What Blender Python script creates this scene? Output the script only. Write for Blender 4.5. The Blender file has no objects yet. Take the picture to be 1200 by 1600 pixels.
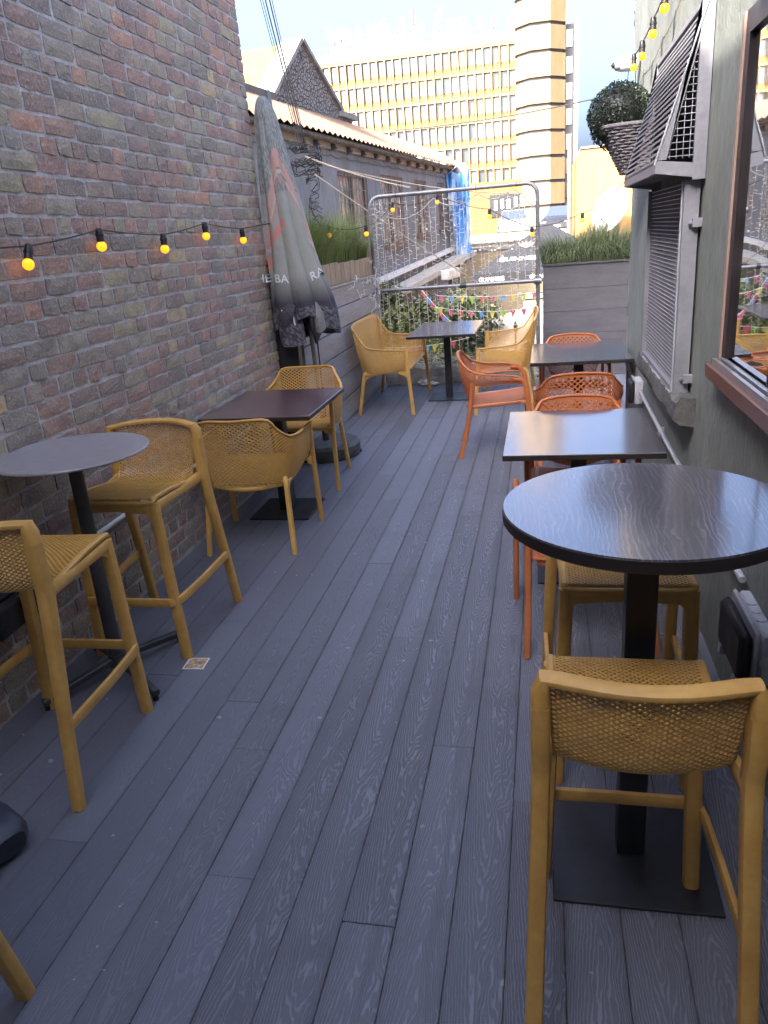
import bpy, math, random
import numpy as np
from mathutils import Vector, Matrix
from mathutils.bvhtree import BVHTree
random.seed(7); rng = np.random.default_rng(7)
R = math.radians
scene = bpy.context.scene
col = scene.collection

# ------------------------------------------------------------------ camera
cd = bpy.data.cameras.new('camera'); cam = bpy.data.objects.new('camera', cd); col.objects.link(cam)
cd.sensor_fit = 'VERTICAL'; cd.sensor_height = 32.0; cd.lens = 23.6; cd.clip_start = 0.05; cd.clip_end = 3000
rt = Vector((0.97838041, 0.19274647, -0.07497048))
dn = Vector((-0.0030617, -0.34896437, -0.93713099))
fw = Vector((-0.20679072, 0.91710014, -0.34082978))
m = Matrix((rt, -dn, -fw)).transposed().to_4x4(); m.translation = Vector((0, 0, 1.7))
cam.matrix_world = m
scene.camera = cam
# ------------------------------------------------------------------ light
SUN_EL, SUN_AZ = R(36), math.atan2(-0.52, -0.854)       # azimuth: compass-like angle of the sun from +Y towards +X
w = bpy.data.worlds.new('World'); scene.world = w; w.use_nodes = True
nt = w.node_tree; nt.nodes.clear()
sky = nt.nodes.new('ShaderNodeTexSky'); sky.sky_type = 'NISHITA'; sky.sun_disc = False
sky.sun_elevation = SUN_EL; sky.sun_rotation = SUN_AZ
sky.air_density = 0.6; sky.dust_density = 10.0; sky.ozone_density = 4.0
bg = nt.nodes.new('ShaderNodeBackground'); bg.inputs['Strength'].default_value = 0.15
wo = nt.nodes.new('ShaderNodeOutputWorld')
nt.links.new(sky.outputs[0], bg.inputs[0]); nt.links.new(bg.outputs[0], wo.inputs[0])
sl = bpy.data.lights.new('sun', 'SUN'); sl.energy = 2.0; sl.angle = R(0.5); sl.color = (1.0, 0.93, 0.82)
so = bpy.data.objects.new('sun', sl); col.objects.link(so)
sd = Vector((math.sin(SUN_AZ) * math.cos(SUN_EL), math.cos(SUN_AZ) * math.cos(SUN_EL), math.sin(SUN_EL)))
so.rotation_euler = sd.to_track_quat('Z', 'Y').to_euler(); so.location = (0, 0, 40)
scene.view_settings.view_transform = 'Standard'; scene.view_settings.look = 'None'
scene.view_settings.exposure = 2.95; scene.view_settings.gamma = 1.0
scene.view_settings.use_curve_mapping = False
scene.view_settings.use_white_balance = True; scene.view_settings.white_balance_temperature = 6550; scene.view_settings.white_balance_tint = 11

# ------------------------------------------------------------------ helpers
class MB:
    """collects geometry"""
    def __init__(s): s.v = []; s.f = []
    def add(s, vs, fs):
        o = len(s.v); s.v += [tuple(p) for p in vs]; s.f += [tuple(i + o for i in f) for f in fs]; return s
    def box(s, x0, x1, y0, y1, z0, z1):
        return s.add([(x0,y0,z0),(x1,y0,z0),(x1,y1,z0),(x0,y1,z0),(x0,y0,z1),(x1,y0,z1),(x1,y1,z1),(x0,y1,z1)],
                     [(0,3,2,1),(4,5,6,7),(0,1,5,4),(1,2,6,5),(2,3,7,6),(3,0,4,7)])
    def cbox(s, x0, x1, y0, y1, z0, z1, c=.004):
        """box with chamfered edges"""
        vs = []; idx = {}
        X, Y, Z = (x0, x1), (y0, y1), (z0, z1)
        for a in (0, 1):
            for b in (0, 1):
                for d in (0, 1):
                    sx, sy, sz = (c, -c)[a], (c, -c)[b], (c, -c)[d]
                    idx[a,b,d,0] = len(vs); vs.append((X[a], Y[b]+sy, Z[d]+sz))
                    idx[a,b,d,1] = len(vs); vs.append((X[a]+sx, Y[b], Z[d]+sz))
                    idx[a,b,d,2] = len(vs); vs.append((X[a]+sx, Y[b]+sy, Z[d]))
        fs = []
        for ax in range(3):
            for sgn in (0, 1):
                o = [i for i in range(3) if i != ax]
                q = []
                for (p, r) in ((0,0),(1,0),(1,1),(0,1)):
                    k = [0,0,0]; k[ax] = sgn; k[o[0]] = p; k[o[1]] = r; q.append(idx[(*k, ax)])
                if (sgn == 1) == (ax == 1): q.reverse()
                fs.append(tuple(q))
        for ax in range(3):                     # edges parallel to ax
            o = [i for i in range(3) if i != ax]
            for p in (0, 1):
                for r in (0, 1):
                    k0 = [0,0,0]; k0[ax] = 0; k0[o[0]] = p; k0[o[1]] = r; k1 = list(k0); k1[ax] = 1
                    fs.append((idx[(*k0, o[0])], idx[(*k1, o[0])], idx[(*k1, o[1])], idx[(*k0, o[1])]))
        for a in (0,1):
            for b in (0,1):
                for d in (0,1):
                    fs.append((idx[a,b,d,0], idx[a,b,d,1], idx[a,b,d,2]))
        return s.add(vs, fs)
    def sweep(s, pts, rx, ry=None, up=(0,0,1), n=10, p=2.0, closed=False, caps=True):
        """sweep a superellipse (half sizes rx sideways, ry along up) along pts; rx, ry may be lists"""
        pts = [Vector(q) for q in pts]; N = len(pts); ry = rx if ry is None else ry
        base = len(s.v); up = Vector(up)
        for i, q in enumerate(pts):
            if closed: t = pts[(i+1) % N] - pts[i-1]
            else: t = pts[min(i+1, N-1)] - pts[max(i-1, 0)]
            t.normalize()
            a = t.cross(up)
            if a.length < 1e-3: a = t.cross(Vector((0,1,0)) if abs(t.y) < .9 else Vector((1,0,0)))
            a.normalize(); b = a.cross(t).normalized()
            ax = rx[i] if isinstance(rx, (list, tuple)) else rx
            by = ry[i] if isinstance(ry, (list, tuple)) else ry
            for k in range(n):
                th = 2*math.pi*(k+.5)/n; c, d = math.cos(th), math.sin(th)
                u = math.copysign(abs(c)**(2/p), c)*ax; v_ = math.copysign(abs(d)**(2/p), d)*by
                s.v.append(tuple(q + a*u + b*v_))
        for i in range(N if closed else N-1):
            j = (i+1) % N
            for k in range(n):
                l = (k+1) % n
                s.f.append((base+i*n+k, base+i*n+l, base+j*n+l, base+j*n+k))
        if caps and not closed:
            s.f.append(tuple(base+k for k in range(n))[::-1]); s.f.append(tuple(base+(N-1)*n+k for k in range(n)))
        return s
    def tube(s, pts, r, n=8, **k): return s.sweep(pts, r, r, n=n, **k)
    def cyl(s, x, y, z0, z1, r, n=24, r2=None):
        r2 = r if r2 is None else r2; b = len(s.v)
        for z, q in ((z0, r), (z1, r2)):
            for k in range(n):
                a = 2*math.pi*k/n; s.v.append((x+q*math.cos(a), y+q*math.sin(a), z))
        for k in range(n): s.f.append((b+k, b+(k+1) % n, b+n+(k+1) % n, b+n+k))
        s.f.append(tuple(b+k for k in range(n))[::-1]); s.f.append(tuple(b+n+k for k in range(n))); return s
    def lathe(s, prof, n=24, c=(0,0,0), ax='z'):
        b = len(s.v)
        for (r, h) in prof:
            for k in range(n):
                a = 2*math.pi*k/n; x, y = r*math.cos(a), r*math.sin(a)
                q = (x, y, h) if ax == 'z' else ((x, h, y) if ax == 'y' else (h, x, y))
                s.v.append((c[0]+q[0], c[1]+q[1], c[2]+q[2]))
        for i in range(len(prof)-1):
            for k in range(n):
                l = (k+1) % n; s.f.append((b+i*n+k, b+i*n+l, b+(i+1)*n+l, b+(i+1)*n+k))
        s.f.append(tuple(b+k for k in range(n))[::-1]); s.f.append(tuple(b+(len(prof)-1)*n+k for k in range(n)))
        return s
    def ball(s, c, r, n=12, m=8, sz=1.0):
        prof = [(max(r*math.sin(math.pi*i/m), 1e-4), -r*sz*math.cos(math.pi*i/m)) for i in range(m+1)]
        return s.lathe(prof, n, c)
    def prism(s, poly, axis, a0, a1):
        """poly: list of 2-tuples in the plane perpendicular to axis (x: (y,z), y: (x,z), z: (x,y))"""
        n = len(poly); b = len(s.v)
        for a in (a0, a1):
            for p_ in poly:
                s.v.append({'x': (a, *p_), 'y': (p_[0], a, p_[1]), 'z': (*p_, a)}[axis])
        for k in range(n): s.f.append((b+k, b+(k+1) % n, b+n+(k+1) % n, b+n+k))
        s.f.append(tuple(b+k for k in range(n))[::-1]); s.f.append(tuple(b+n+k for k in range(n))); return s

def mesh(name, mb, m=None, smooth=True, fix=True):
    me = bpy.data.meshes.new(name); me.from_pydata([tuple(map(float, p)) for p in mb.v], [], mb.f)
    if fix and len(mb.f) < 30000:
        import bmesh
        bm = bmesh.new(); bm.from_mesh(me); bmesh.ops.recalc_face_normals(bm, faces=bm.faces); bm.to_mesh(me); bm.free()
    if smooth:
        me.polygons.foreach_set('use_smooth', [True]*len(me.polygons))
        try: me.set_sharp_from_angle(angle=R(38))
        except Exception: pass
    if m is not None: me.materials.append(m)
    me.update(); return me
def link(name, data, parent=None, loc=(0,0,0), rz=0):
    o = bpy.data.objects.new(name, data); col.objects.link(o)
    o.parent = parent; o.location = loc; o.rotation_euler = (0,0,rz); return o
def thing(name, label, cat, loc=(0,0,0), rz=0, group=None):
    o = link(name, None, None, loc, rz); o.empty_display_size = .1
    o['label'] = label; o['category'] = cat
    if group: o['group'] = group
    return o
def part(root, name, mb, m, world=False, kind=None, label=None, smooth=True, fix=True):
    """a part in the local frame of its thing; world=True: geometry given in world coordinates (unrotated things)"""
    if world:
        L = root.location if root.parent is None else root.parent.location + root.location
        mb.v = [(p[0]-L[0], p[1]-L[1], p[2]-L[2]) for p in mb.v]
    o = link(name, mesh(name, mb, m, smooth, fix), root)
    if kind: o['kind'] = kind
    if label: o['label'] = label
    return o
def solo(name, mb, m, label, cat, loc=(0,0,0), group=None, smooth=True):
    mb.v = [(p[0]-loc[0], p[1]-loc[1], p[2]-loc[2]) for p in mb.v]
    o = link(name, mesh(name, mb, m, smooth), None, loc); o['label'] = label; o['category'] = cat
    if group: o['group'] = group
    return o
def struct(name, mb, m, kind='structure', parent=None, smooth=True):
    o = link(name, mesh(name, mb, m, smooth), parent); o['kind'] = kind; return o
def dup(root, loc, rz=0, label=None, scale=None):
    r = root.copy(); col.objects.link(r); r.location = loc; r.rotation_euler = (0,0,rz)
    if scale: r.scale = (scale,)*3
    if label: r['label'] = label
    for ch in list(root.children):
        c = ch.copy(); col.objects.link(c); c.parent = r
        for g in list(ch.children):
            d = g.copy(); col.objects.link(d); d.parent = c
    return r
def catrom(P, k=6, closed=False):
    P = [np.array(p, float) for p in P]; out = []; N = len(P)
    for i in range(N if closed else N-1):
        p0 = P[i-1] if (i > 0 or closed) else 2*P[0]-P[1]
        p1 = P[i]; p2 = P[(i+1) % N]
        p3 = P[(i+2) % N] if (i+2 < N or closed) else 2*P[-1]-P[-2]
        for j in range(k):
            t = j/k
            out.append(.5*((2*p1)+(-p0+p2)*t+(2*p0-5*p1+4*p2-p3)*t*t+(-p0+3*p1-3*p2+p3)*t**3))
    if not closed: out.append(P[-1])
    return out
def sag(a, b, d, n=10):
    a, b = Vector(a), Vector(b)
    return [a.lerp(b, t/n) + Vector((0,0,-4*d*(t/n)*(1-t/n))) for t in range(n+1)]

# ------------------------------------------------------------------ materials
class NT:
    def __init__(s, name):
        s.m = bpy.data.materials.new(name); s.m.use_nodes = True; s.t = s.m.node_tree; s.t.nodes.clear()
        s.out = s.n('ShaderNodeOutputMaterial'); s.b = s.n('ShaderNodeBsdfPrincipled'); s.l(s.b.outputs[0], s.out.inputs[0])
    def n(s, k, **kw):
        x = s.t.nodes.new(k)
        for a, b in kw.items(): setattr(x, a, b)
        return x
    def l(s, a, b): s.t.links.new(a, b)
    def val(s, sock, v):
        if hasattr(v, 'is_linked') or isinstance(v, bpy.types.NodeSocket): s.l(v, sock)
        else: sock.default_value = v
    def math(s, op, a, b=0.0, c=None, clamp=False):
        x = s.n('ShaderNodeMath', operation=op, use_clamp=clamp); s.val(x.inputs[0], a); s.val(x.inputs[1], b)
        if c is not None: s.val(x.inputs[2], c)
        return x.outputs[0]
    def noise(s, vec, scale=5, detail=4, rough=.55, dist=0.0):
        x = s.n('ShaderNodeTexNoise'); s.l(vec, x.inputs['Vector']); x.inputs['Scale'].default_value = scale
        x.inputs['Detail'].default_value = detail; x.inputs['Roughness'].default_value = rough
        x.inputs['Distortion'].default_value = dist; return x.outputs[0]
    def pos(s): return s.n('ShaderNodeNewGeometry').outputs['Position']
    def obj(s): return s.n('ShaderNodeTexCoord').outputs['Object']
    def mapv(s, v, scale=(1,1,1), loc=(0,0,0), rot=(0,0,0)):
        x = s.n('ShaderNodeMapping'); s.l(v, x.inputs[0]); x.inputs['Scale'].default_value = scale
        x.inputs['Location'].default_value = loc; x.inputs['Rotation'].default_value = rot; return x.outputs[0]
    def ramp(s, f, stops, interp='LINEAR'):
        x = s.n('ShaderNodeValToRGB'); s.l(f, x.inputs[0]); e = x.color_ramp; e.interpolation = interp
        while len(e.elements) < len(stops): e.elements.new(.5)
        for i, (p, c) in enumerate(stops):
            e.elements[i].position = p; e.elements[i].color = (*c, 1) if len(c) == 3 else c
        return x.outputs[0]
    def mix(s, f, a, b, mode='MIX'):
        x = s.n('ShaderNodeMix', data_type='RGBA', blend_type=mode); s.val(x.inputs[0], f)
        for i, q in ((6, a), (7, b)):
            if isinstance(q, (tuple, list)): x.inputs[i].default_value = (*q[:3], 1)
            else: s.l(q, x.inputs[i])
        return x.outputs[2]
    def range(s, v, a, b, c=0.0, d=1.0):
        x = s.n('ShaderNodeMapRange'); s.l(v, x.inputs[0])
        for i, q in zip((1,2,3,4), (a,b,c,d)): x.inputs[i].default_value = q
        return x.outputs[0]
    def bump(s, h, strength=.3, dist=.01):
        x = s.n('ShaderNodeBump'); s.l(h, x.inputs['Height']); x.inputs['Strength'].default_value = strength
        x.inputs['Distance'].default_value = dist; s.l(x.outputs[0], s.b.inputs['Normal']); return x
    def rnd(s): return s.n('ShaderNodeObjectInfo').outputs['Random']

def M(name, c, rough=.6, metal=0.0, c2=None, var=.15, scale=6, bump=0.0, bscale=60, bdist=.004, spec=.5, coord='pos', stretch=(1,1,1), objvar=0.0):
    """plain procedural surface: two noises vary colour and gloss, optional fine relief"""
    t = NT(name); v = t.pos() if coord == 'pos' else t.obj()
    v = t.mapv(v, stretch)
    n1 = t.noise(v, scale, 5, .6); n2 = t.noise(v, scale*7, 3, .6)
    c2 = c2 or tuple(x*(1-var*1.6) for x in c); ca = tuple(min(1, x*(1+var*.7)) for x in c)
    f = t.math('ADD', t.math('MULTIPLY', n1, .65), t.math('MULTIPLY', n2, .35))
    cc = t.mix(t.range(f, .35, .65), c2, ca)
    if objvar:
        cc = t.mix(t.math('MULTIPLY', t.rnd(), objvar), cc, tuple(x*.35 for x in c))
    t.l(cc, t.b.inputs['Base Color']); t.b.inputs['Metallic'].default_value = metal
    t.l(t.range(n1, .3, .7, max(rough-.08, .02), min(rough+.1, 1)), t.b.inputs['Roughness'])
    t.b.inputs['Specular IOR Level'].default_value = spec
    if bump: t.bump(t.noise(v, bscale, 4, .6), bump, bdist)
    return t.m

def brick_mat(name, island):
    t = NT(name); p = t.pos()
    r = t.n('ShaderNodeNewGeometry').outputs['Random Per Island'] if island else t.rnd()
    pal = t.ramp(r, [(0, (.36,.24,.19)), (.13, (.43,.255,.20)), (.26, (.28,.235,.19)), (.38, (.47,.28,.20)), (.5, (.39,.325,.235)),
                     (.62, (.44,.335,.255)), (.72, (.46,.40,.24)), (.79, (.34,.215,.18)), (.85, (.58,.30,.20)), (.90, (.40,.355,.275)), (.975, (.62,.47,.25))], 'CONSTANT')
    r2 = t.math('FRACT', t.math('MULTIPLY', r, 37.7))
    vs = t.mapv(p, (1, 1, 1)); n1 = t.noise(vs, 9, 5, .65); n2 = t.noise(vs, 70, 4, .7); n3 = t.noise(vs, 2.0, 3, .5)
    a = t.mix(t.range(n1, .45, .75), pal, (.22,.195,.185))
    a = t.mix(t.math('MULTIPLY', t.range(n1, .5, .25), .5), a, (.44,.38,.31))
    a = t.mix(t.math('MULTIPLY', r2, .3), a, (.24,.21,.195))
    a = t.mix(t.range(n2, .52, .68, 0, .7), a, (.58,.52,.46))
    a = t.mix(t.range(n3, .5, .75, 0, .4), a, (.29,.27,.26))
    t.l(a, t.b.inputs['Base Color']); t.b.inputs['Roughness'].default_value = .88
    t.b.inputs['Specular IOR Level'].default_value = .3
    a2 = t.noise(vs, 120, 3, .7); a = t.mix(t.range(a2, .30, .42, .55, 0), a, (.10,.085,.075)); t.l(a, t.b.inputs['Base Color'])
    h = t.math('ADD', t.math('MULTIPLY', n2, .8), t.noise(vs, 28, 4, .7))
    t.bump(h, 1.0, .010)
    return t.m

def deck_mat():
    t = NT('deck_composite'); o = t.obj(); r = t.rnd()
    sp = t.n('ShaderNodeSeparateXYZ'); t.l(o, sp.inputs[0]); x, y = sp.outputs[0], sp.outputs[1]
    off = t.math('MULTIPLY', r, 31.0)
    cv = t.n('ShaderNodeCombineXYZ'); t.l(t.math('MULTIPLY', x, 10.0), cv.inputs[0]); t.l(t.math('ADD', t.math('MULTIPLY', y, 2.2), off), cv.inputs[1]); t.l(off, cv.inputs[2])
    big = t.noise(cv.outputs[0], .9, 3, .5)
    # cathedral arches: contour lines of a tilted parabola, bent by noise
    xx = t.math('ADD', x, t.math('MULTIPLY', t.math('SUBTRACT', big, .5), .085))
    sgn = t.math('SUBTRACT', t.math('MULTIPLY', t.math('GREATER_THAN', r, .5), 2.0), 1.0)
    F = t.math('ADD', t.math('MULTIPLY', y, t.math('MULTIPLY', sgn, .85)), t.math('MULTIPLY', t.math('POWER', t.math('ABSOLUTE', xx), 1.45), 30.0))
    cv2 = t.n('ShaderNodeCombineXYZ'); t.l(t.math('MULTIPLY', x, 60.0), cv2.inputs[0]); t.l(t.math('ADD', t.math('MULTIPLY', y, 22.0), off), cv2.inputs[1]); t.l(off, cv2.inputs[2])
    jit = t.noise(cv2.outputs[0], 1.0, 2, .5)
    F = t.math('ADD', F, t.math('MULTIPLY', jit, .09)); F = t.math('ADD', F, t.math('MULTIPLY', big, 1.0))
    wv = t.math('SINE', t.math('MULTIPLY', F, 6.2832*13.0))
    lines = t.range(wv, -.1, .95)
    cv3 = t.n('ShaderNodeCombineXYZ'); t.l(t.math('MULTIPLY', x, 420.0), cv3.inputs[0]); t.l(t.math('ADD', t.math('MULTIPLY', y, 30.0), off), cv3.inputs[1])
    fib = t.noise(cv3.outputs[0], 1.0, 2, .6)
    cv4 = t.n('ShaderNodeCombineXYZ'); t.l(t.math('MULTIPLY', x, 60.0), cv4.inputs[0]); t.l(t.math('ADD', t.math('MULTIPLY', y, 380.0), off), cv4.inputs[1])
    saw = t.noise(cv4.outputs[0], 1.0, 2, .6)
    P = t.pos(); wear = t.noise(P, 1.3, 4, .6); fine = t.noise(P, 260, 2, .6)
    # the planks on the left are worn smooth, those in the middle keep their embossing
    sx = t.n('ShaderNodeSeparateXYZ'); t.l(P, sx.inputs[0])
    keep = t.math('ADD', t.range(sx.outputs[0], -1.25, -.35, .22, 1.0), t.math('MULTIPLY', t.math('SUBTRACT', wear, .5), .9), clamp=True)
    c0 = t.mix(wear, (.118,.124,.155), (.165,.174,.215))
    c0 = t.mix(t.math('MULTIPLY', t.math('FRACT', t.math('MULTIPLY', r, 13.3)), .55), c0, (.072,.07,.08))
    c1 = t.mix(t.math('MULTIPLY', t.math('MULTIPLY', lines, keep), .6), c0, (.26,.28,.34))
    c1 = t.mix(t.range(fib, .58, .8, 0, .35), c1, (.18,.18,.20))
    c1 = t.mix(t.range(fine, .66, .78, 0, .35), c1, (.14,.14,.14))
    ge = t.range(t.math('ABSOLUTE', x), .058, .0722, 0, 1); c1 = t.mix(t.math('MULTIPLY', ge, t.range(t.noise(P, 9, 4, .6), .35, .65, .05, .5)), c1, (.06,.058,.06))
    stn = t.noise(P, 2.7, 5, .65); c1 = t.mix(t.range(stn, .56, .75, 0, .4), c1, (.06,.057,.062))
    spots = t.noise(P, 23, 2, .5); scuff = t.noise(t.mapv(P, (14, 3, 1)), 3, 4, .7)
    c1 = t.mix(t.math('MULTIPLY', t.math('GREATER_THAN', spots, .738), .75), c1, (.38,.38,.38))
    c1 = t.mix(t.range(scuff, .62, .76, 0, .35), c1, (.27,.27,.29))
    t.l(c1, t.b.inputs['Base Color'])
    t.l(t.range(wear, .3, .7, .44, .62), t.b.inputs['Roughness']); t.b.inputs['Specular IOR Level'].default_value = .55
    h = t.math('ADD', t.math('MULTIPLY', t.math('MULTIPLY', lines, keep), .8), t.math('ADD', t.math('MULTIPLY', fib, .35), t.math('MULTIPLY', saw, .3)))
    t.bump(h, .75, .0028)
    return t.m

def tabletop_mat(name, base, light, rough, ax=0, axis_x=True, lines=.6):
    t = NT(name); o = t.obj(); sp = t.n('ShaderNodeSeparateXYZ'); t.l(o, sp.inputs[0])
    x, y = (sp.outputs[0], sp.outputs[1]) if axis_x else (sp.outputs[1], sp.outputs[0])
    cv = t.n('ShaderNodeCombineXYZ'); t.l(t.math('MULTIPLY', x, 4.5), cv.inputs[0]); t.l(t.math('MULTIPLY', y, 1.5), cv.inputs[1])
    big = t.noise(cv.outputs[0], 1.1, 3, .5)
    cv2 = t.n('ShaderNodeCombineXYZ'); t.l(t.math('MULTIPLY', x, 60), cv2.inputs[0]); t.l(t.math('MULTIPLY', y, 14), cv2.inputs[1])
    jit = t.noise(cv2.outputs[0], 1, 3, .6)
    F = t.math('ADD', t.math('MULTIPLY', x, 70.0), t.math('ADD', t.math('MULTIPLY', big, 11.0), t.math('MULTIPLY', jit, 1.6)))
    wv = t.range(t.math('SINE', t.math('MULTIPLY', F, 6.2832*1.05)), .1, 1)
    msk = t.range(t.noise(t.mapv(t.obj(), (9,2.2,1)), 1.6, 3, .6), .36, .62, .15, 1)
    c = t.mix(t.math('MULTIPLY', t.math('MULTIPLY', wv, msk), lines), base, light)
    c = t.mix(t.range(t.noise(t.pos(), 3, 3), .35, .7, 0, .5), c, tuple(q*.7 for q in base))
    t.l(c, t.b.inputs['Base Color']); t.b.inputs['Roughness'].default_value = rough
    t.b.inputs['Specular IOR Level'].default_value = .8; t.b.inputs['Coat Weight'].default_value = .85; t.b.inputs['Coat Roughness'].default_value = .13; t.b.inputs['Coat IOR'].default_value = 2.1
    t.bump(t.math('ADD', t.math('MULTIPLY', wv, msk), t.math('MULTIPLY', jit, .6)), .4, .001)
    return t.m

mat_deck = deck_mat()
mat_brick = brick_mat('brick_single', False); mat_brick_j = brick_mat('brick_joined', True)
mat_mortar = M('mortar', (.50,.48,.47), .95, var=.25, scale=12, bump=.9, bscale=50, bdist=.008)
mat_mustard = M('mustard_plastic', (.58,.35,.095), .42, var=.12, scale=5, c2=(.48,.26,.065), coord='obj', bump=.06, bscale=300, bdist=.001)
mat_orange = M('terracotta_plastic', (.48,.16,.056), .42, var=.1, scale=5, c2=(.40,.12,.042), coord='obj', bump=.06, bscale=300, bdist=.001)
mat_black = M('black_metal', (.018,.019,.023), .42, .0, var=.2, scale=8, bump=.1, bscale=250, bdist=.0006)
mat_blackbase = M('black_base', (.022,.023,.028), .48, .0, var=.3, scale=5, bump=.12, bscale=250, bdist=.0006)
mat_dark = M('dark_plastic', (.012,.012,.014), .5, var=.2)
mat_edge = M('table_edge', (.018,.014,.015), .45, var=.2)
mat_top_round = tabletop_mat('tabletop_round', (.040,.035,.042), (.22,.21,.25), .28, lines=.6)
mat_top_sq = tabletop_mat('tabletop_square', (.040,.033,.036), (.065,.056,.062), .26, axis_x=False, lines=.25)
mat_top_wine = tabletop_mat('tabletop_wine', (.10,.05,.053), (.16,.10,.105), .38, axis_x=True, lines=.35)
mat_top_grey = M('tabletop_grey', (.27,.25,.26), .38, var=.12, scale=4, bump=.1, bscale=200, bdist=.0008)
mat_greypost = M('grey_powdercoat', (.05,.05,.054), .45, .0, var=.15, scale=6)
mat_render = M('green_render', (.20,.215,.195), .85, c2=(.13,.142,.128), scale=2.2, bump=.8, bscale=44, bdist=.009, stretch=(1,1,.6))
mat_concrete = M('rough_concrete', (.13,.128,.122), .95, c2=(.07,.07,.066), scale=10, bump=1, bscale=35, bdist=.012)
mat_grille = M('grey_painted_steel', (.22,.22,.245), .5, .0, var=.15, scale=5, bump=.1, bscale=150)
mat_steel = M('galvanised_steel', (.24,.24,.25), .45, .6, c2=(.15,.15,.16), scale=9)
mat_pipe = M('conduit_grey', (.42,.43,.46), .4, .2, var=.15, scale=8)
mat_white = M('white_paint', (.72,.71,.68), .55, var=.1, scale=6)
mat_bulb = NT('amber_bulb'); mat_bulb.b.inputs['Base Color'].default_value = (.9,.34,.01,1); mat_bulb.b.inputs['Roughness'].default_value = .3
mat_bulb.b.inputs['Emission Color'].default_value = (1,.36,.01,1); mat_bulb.b.inputs['Emission Strength'].default_value = .26; mat_bulb = mat_bulb.m
mat_planter = M('grey_painted_board', (.095,.09,.10), .6, var=.15, scale=4, bump=.25, bscale=70, stretch=(1,1,4))
mat_parapet = M('weathered_grey_board', (.24,.235,.24), .6, var=.25, scale=3, bump=.25, bscale=60, stretch=(1,.3,3))
mat_tan = M('tan_wood', (.34,.25,.16), .8, var=.3, scale=7, bump=.3, bscale=50, stretch=(1,1,.3))
mat_soil = M('soil', (.03,.025,.02), .95, bump=.8, bscale=60)
mat_redwood = M('red_brown_timber', (.14,.06,.043), .42, var=.3, scale=4, stretch=(1,.2,1), c2=(.09,.045,.04))
mat_darkframe = M('dark_window_frame', (.018,.012,.014), .4, var=.2)
mat_alu = M('aluminium_track', (.42,.42,.43), .35, .7, var=.1)

def leaf_mat(name, a, b, rough=.55, sub=True):
    t = NT(name); r = t.n('ShaderNodeNewGeometry').outputs['Random Per Island']
    n = t.noise(t.pos(), 4, 3)
    c = t.mix(r, a, b); c = t.mix(t.range(n, .35, .65, 0, .4), c, tuple(x*.5 for x in a))
    t.l(c, t.b.inputs['Base Color']); t.b.inputs['Roughness'].default_value = rough
    t.b.inputs['Specular IOR Level'].default_value = .3
    if sub:
        tr = t.n('ShaderNodeBsdfTranslucent'); t.l(c, tr.inputs[0]); mx = t.n('ShaderNodeMixShader'); mx.inputs[0].default_value = .3
        t.l(t.b.outputs[0], mx.inputs[1]); t.l(tr.outputs[0], mx.inputs[2]); t.l(mx.outputs[0], t.out.inputs[0])
    return t.m
mat_grass = leaf_mat('sedge_green', (.10,.145,.06), (.27,.30,.17))
mat_grass_b = leaf_mat('sedge_bright', (.12,.19,.045), (.30,.33,.12))
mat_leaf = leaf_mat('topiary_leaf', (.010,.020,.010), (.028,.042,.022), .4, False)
mat_shrub = leaf_mat('shrub_leaf', (.09,.13,.035), (.26,.26,.09))
mat_shrub_d = leaf_mat('shrub_dark', (.06,.09,.035), (.15,.16,.08))

def glass_mat(name, base, mn, rough=.02):
    t = NT(name); t.b.inputs['Base Color'].default_value = (*base, 1); t.b.inputs['Roughness'].default_value = .1
    g = t.n('ShaderNodeBsdfGlossy'); g.inputs['Color'].default_value = (.92,.95,.97,1); g.inputs['Roughness'].default_value = rough
    lw = t.n('ShaderNodeLayerWeight'); lw.inputs[0].default_value = .5
    mx = t.n('ShaderNodeMixShader'); t.l(t.range(lw.outputs['Facing'], 0, 1, mn, .95), mx.inputs[0])
    t.l(t.b.outputs[0], mx.inputs[1]); t.l(g.outputs[0], mx.inputs[2]); t.l(mx.outputs[0], t.out.inputs[0])
    bp = t.n('ShaderNodeBump'); t.l(t.noise(t.pos(), 1.6, 2), bp.inputs['Height']); bp.inputs['Strength'].default_value = .04; bp.inputs['Distance'].default_value = .05
    t.l(bp.outputs[0], g.inputs['Normal'])
    return t.m
mat_mirror = glass_mat('reflective_pane', (.02,.022,.022), .55)
mat_pane = glass_mat('dull_pane', (.05,.055,.06), .25, .06)

# ================================================================== SETTING
# ---------------- far ground
struct('ground', MB().box(-900, 900, -300, 1500, -4.3, -4.0), M('far_ground', (.14,.13,.12), .9, scale=.1))
struct('beer_garden_floor', MB().box(-9, 8, 9.3, 24, -3.99, -2.8), M('garden_paving', (.16,.14,.12), .85, scale=2, bump=.3, bscale=20))

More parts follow.
